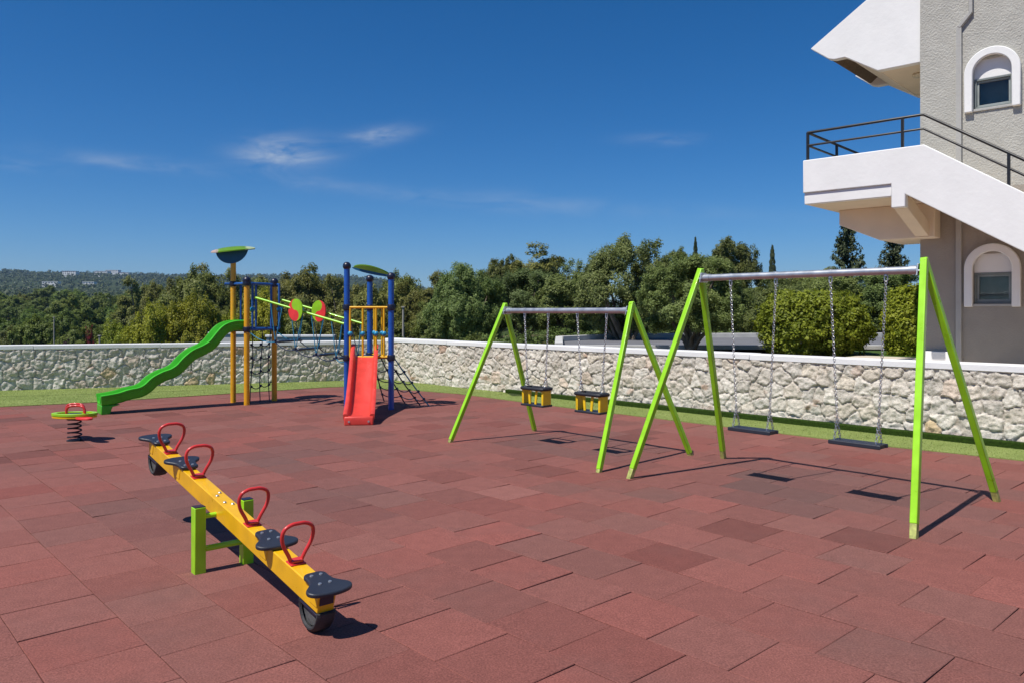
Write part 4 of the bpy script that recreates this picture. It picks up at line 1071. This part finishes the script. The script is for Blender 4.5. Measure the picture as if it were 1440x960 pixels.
# ------------------------------------------------------------------ vegetation
def leaves(cent, n_per, sig, ll, lw, seed, flat=1.0, tint_sd=.16, far=False):
    """leaf-sized faces scattered round clump centres; returns verts, faces, tint"""
    r = np.random.default_rng(seed); cent = np.asarray(cent); k = len(cent)
    n = k*n_per; ci = np.repeat(np.arange(k), n_per)
    off = r.normal(0, 1, (n, 3)); off /= np.maximum(np.linalg.norm(off, axis=1, keepdims=True), 1e-6); off *= (r.random((n, 1))**.45)*sig
    off[:, 2] *= flat; c = cent[ci]+off
    # blades turn their faces outwards and up, as leaves do
    cen = cent.mean(0); cen[2] -= .1*(cent[:, 2].max()-cent[:, 2].min()); ow = c-cen
    if far: ow = np.zeros_like(c)+np.array((0, -.5, 0))
    ow /= np.maximum(np.linalg.norm(ow, axis=1, keepdims=True), 1e-6); lo = off/np.maximum(np.linalg.norm(off, axis=1, keepdims=True), 1e-6)
    nv = ow*.75+lo*.55+np.array((0, 0, .45))+r.normal(0, .55, (n, 3)); nv /= np.linalg.norm(nv, axis=1, keepdims=True)
    a = np.cross(nv, r.normal(0, 1, (n, 3))); a /= np.maximum(np.linalg.norm(a, axis=1, keepdims=True), 1e-6)
    b = np.cross(nv, a)
    s = r.uniform(.6, 1.3, (n, 1))
    v = np.stack([c-a*ll*s/2, c+b*lw*s/2-a*ll*s*.05, c+a*ll*s/2, c-b*lw*s/2-a*ll*s*.05], 1).reshape(-1, 3)
    f = np.arange(4*n).reshape(n, 4)
    t = np.clip(.5+r.normal(0, tint_sd, k)[ci]+r.normal(0, .17, n), 0, 1)
    return v, f, t
def blob_points(r, blobs, per, inner=.35):
    P = []
    for (x, y, z, a, b, c) in blobs:
        d = r.normal(0, 1, (per, 3)); d /= np.linalg.norm(d, axis=1, keepdims=True)
        q = inner+(1-inner)*r.random((per, 1))**.6
        P.append(np.array((x, y, z))+d*q*np.array((a, b, c)))
    return np.concatenate(P)
def trunk_mesh(name, stems):
    mb = MB()
    for pts, r0, r1 in stems:
        k = len(pts); mb.tube(catmull(pts, 3), [r0+(r1-r0)*i/(3*(k-1)) for i in range(3*(k-1)+1)], 7)
    me = bpy.data.meshes.new(name); me.from_pydata(mb.v, [], mb.f); me.update(); me.materials.append(M['bark']); me.shade_smooth()
    return me
VAR = {}
def boughs(r, n, cz, rx, rz, s0, s1, irr, zmin=-.7, core=6):
    """clumps spread over an uneven egg-shaped crown, a few more inside it"""
    o = Vector((r.uniform(0, 50), r.uniform(0, 50), 0)); bl = []
    while len(bl) < n:
        d = r.normal(0, 1, 3); d /= np.linalg.norm(d)
        if d[2] < zmin: continue
        q = (1+irr*noise.noise(Vector(d)*1.6+o)+.5*irr*noise.noise(Vector(d)*3.7+o))*r.uniform(.70, .97); s = r.uniform(s0, s1)
        bl.append((d[0]*rx*q, d[1]*rx*q, cz+d[2]*rz*q, s, s, s*r.uniform(.75, 1.15)))
    for k in range(core):
        d = r.normal(0, .3, 3); bl.append((d[0]*rx, d[1]*rx, cz+d[2]*rz, s1*1.2, s1*1.2, s1*1.1))
    return bl
def make_variants():
    kinds = (('olive', 3, 54, .54, .43, .40, .07, .125, .30, -.75, 17, 74, .026, .0098, 'l_olive', 1.0), ('euc', 4, 46, .60, .40, .36, .065, .115, .62, -.8, 15, 58, .029, .0125, 'l_euc', .9),
             ('pine', 4, 46, .66, .46, .26, .07, .12, .45, -.6, 13, 58, .033, .0135, 'l_pine', .75), ('acacia', 2, 48, .52, .41, .42, .06, .11, .55, -.85, 15, 58, .026, .012, 'l_acacia', 1.1))
    for ki, (nm, nvar, n, cz, rx, rz, s0, s1, irr, zm, per, npc, ll, lw, mt, fl) in enumerate(kinds):
        for i in range(nvar):
            r = np.random.default_rng(100*ki+i+40); bl = boughs(r, n, cz, rx, rz, s0, s1, irr, zm)
            tw = [(b[0]*1.12+r.normal(0, .02), b[1]*1.12+r.normal(0, .02), b[2]+r.uniform(.02, .07), .028, .028, .05) for b in bl[:n:3] if b[2] > cz-.1]
            c = np.concatenate([blob_points(r, bl, per, .5), blob_points(r, tw, 3, .2)]); st = []
            for (x, y, z, q, _, _) in bl[:14]:
                st.append(([(r.normal(0, .012), r.normal(0, .012), 0), (x*.2+r.normal(0, .015), y*.2+r.normal(0, .015), .14+.1*(nm == 'pine')), (x*.6, y*.6, z*.66), (x*.95, y*.95, z)], .024, .005))
            VAR.setdefault(nm, []).append((leaf_mesh('crown', [leaves(c, npc, .047, ll, lw, 200+37*ki+i, fl)], M[mt]), trunk_mesh('trunk', st)))
    r = np.random.default_rng(900); c = []     # layered conifer
    for z in np.linspace(.12, .97, 17):
        R_ = .46*(1-z)**.8+.02
        for k in range(int(5+9*(1-z))):
            a = r.uniform(0, 6.28)
            for q in np.linspace(.2, 1, 6): c.append((R_*q*math.cos(a), R_*q*math.sin(a), z+.05*q*q-.03+r.normal(0, .008)))
    VAR['conifer'] = [(leaf_mesh('crown', [leaves(np.array(c), 18, .036, .040, .016, 901, .7)], M['l_conifer']), trunk_mesh('trunk', [([(0, 0, 0), (0, 0, .5), (0, 0, .98)], .02, .003)]))]
    c = [(R_*math.cos(a), R_*math.sin(a), z) for z in np.linspace(.05, .98, 40) for R_ in [.42*min(1, (1-z)*2.2)**.7*r.uniform(.5, 1)] for a in r.uniform(0, 6.28, 14)]
    VAR['cypress'] = [(leaf_mesh('crown', [leaves(np.array(c), 22, .06, .05, .03, 902, .35)], M['l_conifer']), trunk_mesh('trunk', [([(0, 0, 0), (0, 0, .9)], .03, .005)]))]
    for nm, mt, sd in (('purple', 'l_purple', 950), ('red', 'l_red', 951), ('scrub', 'l_scrub', 952)):
        r = np.random.default_rng(sd); bl = [(r.normal(0, .2), r.normal(0, .2), r.uniform(.2, .7), .2, .2, .25) for k in range(10)]
        VAR[nm] = [(leaf_mesh('crown', [leaves(blob_points(r, bl, 12), 26, .10, .06, .025, sd)], M[mt]), trunk_mesh('trunk', [([(0, 0, 0), (b[0]*.5, b[1]*.5, b[2]*.5), b[:3]], .02, .006) for b in bl[:5]]))]
make_variants()
CNT = {}
NAMES = {'olive': 'olive_tree', 'euc': 'eucalyptus_tree', 'pine': 'pine_tree', 'acacia': 'acacia_tree', 'conifer': 'conifer_tree', 'cypress': 'cypress_tree', 'purple': 'flowering_shrub', 'red': 'flowering_shrub', 'scrub': 'shrub'}
CATS = {'purple': 'shrub', 'red': 'shrub', 'scrub': 'shrub'}
tr_rng = random.Random(5)
def tree(kind, px, D, top, wpx, label, group=None, base=None, v=None):
    x = (px-XC)/F*D; zt = CAMH-(top-YH)/F*D
    zb = terrain(x, D) if base is None else base
    w = wpx*D/F; h = max(zt-zb, .5)/.98
    if kind in ('olive', 'euc', 'pine', 'acacia'): w = max(w, h/1.75)
    h /= {'euc': 1.10, 'olive': 1.04}.get(kind, 1)
    i = CNT.get(kind, 0); CNT[kind] = i+1; vs = VAR[kind]; cm, tm = vs[(i if v is None else v) % len(vs)]
    root = empty(NAMES[kind], (x, D, zb-.05), label, CATS.get(kind, 'tree'), group, tr_rng.uniform(0, 6.28))
    root.scale = (w, w, h)
    for nm, me in (('crown', cm), ('trunk', tm)):
        o = bpy.data.objects.new(nm, me); COL.objects.link(o); o.parent = root
    return root
# olives and tall trees behind the pale wall
tree('olive', 655, 27, 362, 125, 'rounded grey green olive tree just right of the blue tower, leftmost above the pale wall', v=0)
tree('olive', 735, 30, 372, 130, 'dark olive tree above the left legs of the shorter swing frame', v=1)
tree('olive', 800, 29, 366, 130, 'bushy olive tree above the middle of the shorter swing frame', v=2)
tree('olive', 882, 25, 324, 150, 'tallest grey green olive tree, standing above the right legs of the shorter swing frame', v=0)
tree('olive', 972, 18.3, 350, 165, 'olive tree with forked trunk showing behind the left legs of the tall swing frame', base=GZ, v=1)
tree('olive', 1085, 29, 384, 150, 'low olive tree above the round clipped hedge', v=2)
tree('olive', 1165, 31, 378, 140, 'low olive tree between the hedge and the tall dark conifer', v=0)
tree('olive', 1250, 30, 372, 140, 'olive tree behind the second hedge beside the building corner', v=1)
tree('euc', 757, 55, 341, 135, 'broad brownish green domed tree rising behind the shorter swing frame', v=0)
tree('euc', 705, 52, 352, 70, 'narrow brownish tree peeping out left of the broad domed tree', v=1)
tree('euc', 1030, 46, 321, 90, 'tall round topped tree behind the tall swing frame, left of the cypress spire', v=2)
tree('euc', 955, 50, 340, 80, 'small crowned tree just left of the tall round topped tree', v=3)
tree('euc', 1130, 60, 372, 120, 'pale green tree on the skyline above the hedge', v=1)
tree('conifer', 1192, 40, 310, 92, 'tall dark layered conifer under the white stair landing')
tree('conifer', 1256, 38, 330, 96, 'shorter dark layered conifer between the tall conifer and the building corner')
tree('cypress', 1086, 72, 347, 17, 'thin dark cypress spire on the skyline right of the round topped tree')
tree('cypress', 978, 80, 336, 15, 'dark cypress tip showing above the small crowned tree')
# eucalyptus belt behind the towers
belt = [(205, 110, 388, 70), (246, 100, 382, 65), (278, 74, 366, 70), (316, 80, 370, 66), (352, 76, 376, 70), (398, 82, 372, 70), (430, 70, 369, 66), (458, 72, 368, 62), (492, 66, 384, 70), (528, 62, 388, 66), (562, 64, 374, 62), (594, 60, 380, 56), (622, 58, 384, 60)]
bl_lab = ['tall tree left of the yellow tower, leftmost of the tree belt', 'tree at the left of the belt above the yellow green acacias', 'tall open crowned tree just left of the yellow tower roof', 'tree directly behind the leaf roof of the yellow tower', 'tree right behind the yellow posts', 'tree above the left end of the rope bridge', 'tall tree above the two tone discs of the bridge', 'tall tree between the bridge discs and the blue tower', 'tree behind the left blue post', 'tree seen through the blue tower', 'tall tree just right of the blue tower', 'second tree to the right of the blue tower', 'third tree right of the blue tower, next to the first olive']
for (px, D, top, w), lb in zip(belt, bl_lab): tree('euc', px, D, top-3, w*1.5, lb, 'belt of grey green trees behind the towers')
under = [(300, 60, 412, 80), (345, 58, 418, 80), (395, 55, 415, 90), (440, 52, 412, 90), (485, 50, 418, 90), (530, 48, 420, 90), (575, 46, 424, 80), (615, 44, 420, 70), (255, 84, 398, 90), (330, 88, 392, 90), (385, 90, 388, 90), (445, 86, 386, 90), (510, 80, 394, 90), (560, 78, 392, 90), (610, 74, 392, 80)]
for px, D, top, w in under: tree('euc', px, D, top, w*1.25, 'lower bushy tree filling the belt below the tall crowns behind the towers', 'lower trees behind the towers')
# yellow-green acacias left of the slide
for (px, D, top, w), lb in zip([(178, 46, 440, 62), (215, 44, 424, 70), (243, 47, 407, 60), (278, 44, 412, 70), (312, 46, 428, 50)], ['low yellow green acacia, leftmost of its clump above the green slide', 'second yellow green acacia from the left above the green slide', 'tallest yellow green acacia above the middle of the green slide', 'yellow green acacia nearest the top of the green slide', 'small yellow green acacia beside the yellow tower posts']):
    tree('acacia', px, D, top, w, lb, 'yellow green acacias beyond the left wall')
tree('acacia', 372, 52, 405, 60, 'yellow green acacia seen between the yellow tower posts', 'yellow green acacias beyond the left wall')
# pines in the valley
vr = random.Random(21)
rows = [(70, 452, 70, 62), (110, 438, 66, 55), (150, 426, 60, 50), (200, 416, 52, 44), (270, 408, 44, 36)]
for D, top, w, step in rows:
    px = -60+vr.uniform(0, 30)
    while px < (150 if D < 100 else 330):
        tree('pine' if vr.random() < .72 else 'euc', px, D*vr.uniform(.92, 1.08), top+vr.uniform(-7, 9), w*vr.uniform(.85, 1.25),
             'rounded green tree in the valley beyond the left stone wall', 'trees in the valley beyond the left wall')
        px += step*vr.uniform(.75, 1.15)
tree('purple', 100, 58, 458, 40, 'dark purple shrub just above the left wall left of the slide foot')
tree('red', 127, 60, 453, 20, 'red flowering shrub beside the dark purple shrub')
for px, D, top, w in [(575, 27, 462, 75), (612, 26, 464, 70), (650, 25, 463, 75), (690, 25, 460, 80), (728, 24, 462, 75), (765, 24, 458, 80), (800, 27.5, 452, 80), (845, 28, 450, 80)]:
    tree('scrub', px, D, top, w, 'low grey green shrub between the pale wall coping and the trees', 'low shrubs behind the pale wall')
for px, D, top, w in [(560, 36, 460, 60), (860, 33, 452, 90), (940, 35, 448, 90), (1010, 34, 452, 80), (1070, 35, 450, 90), (1240, 34, 448, 90), (790, 34, 450, 90)]:
    tree('scrub', px, D, top, w, 'dense shrub filling the gap under the tree crowns along the road', 'shrubs under the trees along the road')

def hedge(px, D, top, wpx, hz, label, seed):
    x = (px-XC)/F*D; w = wpx*D/F/2; h = CAMH-(top-YH)/F*D-GZ
    root = empty('clipped_hedge', (x, D, GZ), label, 'hedge')
    r = np.random.default_rng(seed); n = 1300; d = r.normal(0, 1, (n, 3)); d[:, 2] = np.where(r.random(n) < .42, -np.abs(d[:, 2])*.6, np.abs(d[:, 2]))
    d /= np.linalg.norm(d, axis=1, keepdims=True)
    e = np.sign(d)*np.abs(d)**.92; e /= np.maximum(np.max(np.abs(e), axis=1, keepdims=True), 1e-6)**.10
    bump = np.array([1+.15*noise.noise(Vector(q*2.2)+Vector((seed, 0, 0)))+.11*noise.noise(Vector(q*6)+Vector((0, seed, 0))) for q in d])[:, None]
    P = e*bump*(r.uniform(.86, 1.0, (n, 1)))
    P = P*np.array((w*.92, w*.8, h*.57))+np.array((0, 0, h*.46)); P[:, 2] = np.clip(P[:, 2], .03, h*1.02)
    hi_ = P[P[:, 2] > h*.35]; sh = hi_[r.choice(len(hi_), 70)]; cc = np.array((0, 0, h*.45)); sh = cc+(sh-cc)*r.uniform(1.08, 1.2, (70, 1))
    me = leaf_mesh('foliage', [leaves(P, 38, .11, .072, .042, seed, 1.0, .17), leaves(sh, 16, .07, .065, .03, seed+5, 1.2, .12)], M['l_hedge'])
    o = bpy.data.objects.new('foliage', me); COL.objects.link(o); o.parent = root
    st = [([(r.normal(0, .05), r.normal(0, .05), 0), (x_*.5, y_*.5, h*.3), (x_, y_, h*.7)], .03, .008) for x_, y_ in r.normal(0, w*.35, (9, 2))]
    o = bpy.data.objects.new('stem', trunk_mesh('stem', st)); COL.objects.link(o); o.parent = root
hedge(1143, 16.8, 413, 158, 0, 'broad round clipped hedge with bright yellow green leaves behind the right swing', 31)
hedge(1283, 16.2, 408, 78, 0, 'second clipped yellow green hedge tucked against the building corner', 32)

def far_wood():
    r = np.random.default_rng(77); C_ = []; parts = []
    def ring(n, r0, r1, ht, per, ll, seed, a0=-.75, a1=.12):
        P = []
        rr = np.sqrt(r.uniform(r0*r0, r1*r1, n)); aa = r.uniform(a0, a1, n)
        for q, u in zip(rr, aa):
            y = q/math.sqrt(1+u*u); x = u*y; z = terrain(x, y); h = ht*r.uniform(.6, 1.25)
            for k in range(3): P.append((x+r.normal(0, h*.22), y+r.normal(0, h*.22), z+h*r.uniform(.4, .85)))
        parts.append(leaves(np.array(P), per, ht*.36, ll, ll*.6, seed, .8, .22, True))
    ring(420, 290, 520, 8, 26, 1.3, 1); ring(700, 520, 1000, 8, 16, 1.9, 2); ring(1500, 1000, 1800, 8, 8, 3.0, 3); ring(2200, 1800, 2700, 9, 6, 4.2, 4)
    me = leaf_mesh('far_wood', parts, M['l_far']); o = bpy.data.objects.new('far_wood', me); COL.objects.link(o)
    tag(o, 'distant woods covering the hills behind the left stone wall', 'woods', kind='stuff')
far_wood()

def far_house(px, py, D0, w, h, dp, label, roof=True):
    """stands where the line of sight above the woods meets the hillside"""
    D = D0
    for q in np.geomspace(D0*.6, D0*1.6, 80):
        D = q; t = terrain((px-XC)/F*q, q)
        if YH-(t+5-CAMH)*F/q <= py: break
    x = (px-XC)/F*D; z0 = terrain(x, D)
    root = empty('house', (x, D, z0), label, 'house', 'white houses on the far hills')
    mb = MB(); mb.box((0, dp/2, (h+4)/2-1), (w, dp, h+6)); mb.build('wall', M['farwhite'], root)
    for fl in range(max(1, int(h/4))):
        for k in range(int(w/4)):
            mb = MB(); mb.box((-w/2+2+k*4, -.06, h+4-1.4-fl*3), (1.3, .14, 1.3)); mb.build('window', M['dark'], root)
    mb = MB(); mb.box((0, dp/2, h+4.25), (w+.8, dp+.8, .5)); mb.build('roof', M['roof_tile'] if roof else M['farwhite'], root)
far_house(1153, 367, 130, 5, 3, 5, 'pale flat roofed house top showing between the trees right of the cypress spire', False)
far_house(97, 387, 1500, 26, 8, 12, 'pale block of flats among trees, nearest the left edge on the far hill')
far_house(70, 399, 800, 22, 3, 9, 'long low white house in the woods at far left', False)
far_house(124, 399, 900, 16, 3, 9, 'small white house right of the long low one', False)
far_house(142, 386.5, 2300, 30, 9, 18, 'white block on the ridge, leftmost of the ridge houses', False)
far_house(157, 386, 2350, 34, 12, 18, 'tallest white block on the ridge', False)
far_house(173, 387, 2300, 28, 7, 18, 'white house on the ridge, rightmost of the ridge houses')
def low_wall():
    for x0, x1, D, t, lb in ((376, 470, 38, 470.5, 'low pale garden wall seen under the rope bridge'), (296, 345, 38, 466.5, 'low pale wall block seen behind the yellow posts')):
        a, b = at(x0, t, D), at(x1, t, D); root = empty('garden_wall', (a.x, a.y, a.z), lb, 'wall')
        mb = MB(); mb.bar((0, 0, -1.2), b-a-UP*1.2, 2.2, .3, UP); mb.build('wall_face', M['concrete'], root, bevel=.02)
        mb = MB(); mb.bar((-.05, 0, -.06), b-a+Vector((.05, 0, -.06)), .1, .42, UP); mb.build('cap', M['coping'], root, bevel=.01)
low_wall()
for px, top, bot, D, lb in ((567, 433, 482, 34, 'thin pale pole standing right of the blue tower'), (76, 447, 486, 60, 'thin grey lamp pole above the left wall'), (304, 433, 470, 50, 'thin pale pole left of the yellow tower'), (140, 473, 488, 40, 'short pale post just above the left wall coping')):
    p = at(px, bot+8, D); q = at(px, top, D); root = empty('pole', p, lb, 'pole')
    mb = MB(); mb.tube([(0, 0, -1), (0, 0, q.z-p.z)], [.055, .04], 10); mb.build('shaft', M['pole'], root)
    mb = MB(); mb.box((0, 0, q.z-p.z+.03), (.14, .14, .06)); mb.build('cap', M['pole'], root, bevel=.01)

# ------------------------------------------------------------------ air
def haze():
    mb = MB(); mb.box((0, 1500, 85), (5200, 4300, 200)); 
    m = bpy.data.materials.new('air'); m.use_nodes = True; nt = m.node_tree
    nt.nodes.remove(nt.nodes['Principled BSDF'])
    v = N(nt, 'ShaderNodeVolumePrincipled'); v.inputs['Color'].default_value = (.45, .66, .95, 1); v.inputs['Density'].default_value = .00012; v.inputs['Anisotropy'].default_value = .2
    nt.links.new(v.outputs['Volume'], nt.nodes['Material Output'].inputs['Volume'])
    o = mb.build('haze', m, smooth=False); tag(o, kind='stuff')
HAZE = True
if HAZE: haze()

# ------------------------------------------------------------------ light, sky, camera
w = bpy.data.worlds.new('World'); S.world = w; w.use_nodes = True; nt = w.node_tree; L = nt.links
bg = nt.nodes['Background']; bg.inputs['Strength'].default_value = .083
sky = N(nt, 'ShaderNodeTexSky', sky_type='NISHITA'); sky.sun_disc = False
sky.sun_elevation = math.asin(SUN.z); sky.sun_rotation = math.atan2(SUN.x, SUN.y)
sky.altitude = 0; sky.air_density = .8; sky.dust_density = .2; sky.ozone_density = 10
hs = N(nt, 'ShaderNodeHueSaturation'); hs.inputs['Saturation'].default_value = 1.22
L.new(sky.outputs['Color'], hs.inputs['Color'])
# thin cirrus wisps, laid out by compass direction and elevation
tc = N(nt, 'ShaderNodeTexCoord'); sp = N(nt, 'ShaderNodeSeparateXYZ'); L.new(tc.outputs['Generated'], sp.inputs['Vector'])
ym = N(nt, 'ShaderNodeMath', operation='MAXIMUM'); ym.inputs[1].default_value = .05; L.new(sp.outputs['Y'], ym.inputs[0])
def dv(o):
    n = N(nt, 'ShaderNodeMath', operation='DIVIDE'); L.new(o, n.inputs[0]); L.new(ym.outputs[0], n.inputs[1]); return n.outputs[0]
U_, V_ = dv(sp.outputs['X']), dv(sp.outputs['Z'])
cv = N(nt, 'ShaderNodeCombineXYZ'); L.new(U_, cv.inputs['X']); L.new(V_, cv.inputs['Y'])
def math_(op, a, b):
    n = N(nt, 'ShaderNodeMath', operation=op)
    for i, q in enumerate((a, b)):
        if isinstance(q, (int, float)): n.inputs[i].default_value = q
        else: L.new(q, n.inputs[i])
    return n.outputs[0]
tot = None
for (px, py, rx, ry, ang, st) in ((400, 213, 62, 22, -.03, .85), (535, 190, 48, 13, -.12, .48), (160, 228, 100, 10, .10, .20), (30, 232, 60, 8, .12, .24), (940, 197, 60, 9, .0, .22), (870, 292, 300, 12, .06, .08), (480, 262, 330, 12, .12, .16), (760, 283, 90, 14, .1, .10)):
    u0, v0 = (px-XC)/F, (YH-py)/F; ca, sa = math.cos(ang), math.sin(ang)
    du, dv_ = math_('SUBTRACT', U_, u0), math_('SUBTRACT', V_, v0)
    a = math_('ADD', math_('MULTIPLY', du, ca*F/rx), math_('MULTIPLY', dv_, -sa*F/rx))
    b = math_('ADD', math_('MULTIPLY', du, sa*F/ry), math_('MULTIPLY', dv_, ca*F/ry))
    d2 = math_('ADD', math_('MULTIPLY', a, a), math_('MULTIPLY', b, b))
    g = math_('MULTIPLY', math_('POWER', 2.718, math_('MULTIPLY', d2, -1.3)), st)
    tot = g if tot is None else math_('ADD', tot, g)
mp = N(nt, 'ShaderNodeMapping'); mp.inputs['Scale'].default_value = (9, 34, 1); mp.inputs['Rotation'].default_value = (0, 0, .12); L.new(cv.outputs[0], mp.inputs['Vector'])
nz = N(nt, 'ShaderNodeTexNoise'); nz.inputs['Scale'].default_value = 1.0; nz.inputs['Detail'].default_value = 10; nz.inputs['Roughness'].default_value = .62; nz.inputs['Distortion'].default_value = .6
L.new(mp.outputs[0], nz.inputs['Vector'])
mrn = N(nt, 'ShaderNodeMapRange'); mrn.inputs['From Min'].default_value = .36; mrn.inputs['From Max'].default_value = .72; L.new(nz.outputs['Fac'], mrn.inputs['Value'])
fac = math_('MINIMUM', math_('MULTIPLY', math_('MULTIPLY', tot, 1.3), mrn.outputs['Result']), .75)
mx = N(nt, 'ShaderNodeMix', data_type='RGBA'); mx.inputs['B'].default_value = (5.6, 6.2, 7.0, 1)
L.new(fac, mx.inputs['Factor']); L.new(hs.outputs['Color'], mx.inputs['A']); L.new(mx.outputs['Result'], bg.inputs['Color'])

sn = bpy.data.lights.new('sun', 'SUN'); sn.energy = 4.3; sn.angle = R(.53); sn.color = (1, .955, .89)
so = bpy.data.objects.new('sun', sn); COL.objects.link(so); so.rotation_euler = (-SUN).to_track_quat('-Z', 'Y').to_euler(); so.location = (-20, -15, 40)

cam = bpy.data.cameras.new('camera'); co = bpy.data.objects.new('camera', cam); COL.objects.link(co)
co.location = (0, 0, CAMH); co.rotation_euler = (R(90), 0, 0)
cam.sensor_width = 36; cam.sensor_fit = 'HORIZONTAL'; cam.lens = 36*F/1440; cam.shift_y = (YH-480)/1440
cam.clip_start = .05; cam.clip_end = 12000
S.camera = co
S.view_settings.view_transform = 'Standard'; S.view_settings.look = 'None'; S.view_settings.exposure = .26; S.view_settings.gamma = 1
S.cycles.max_bounces = 8; S.cycles.diffuse_bounces = 5; S.cycles.volume_bounces = 0
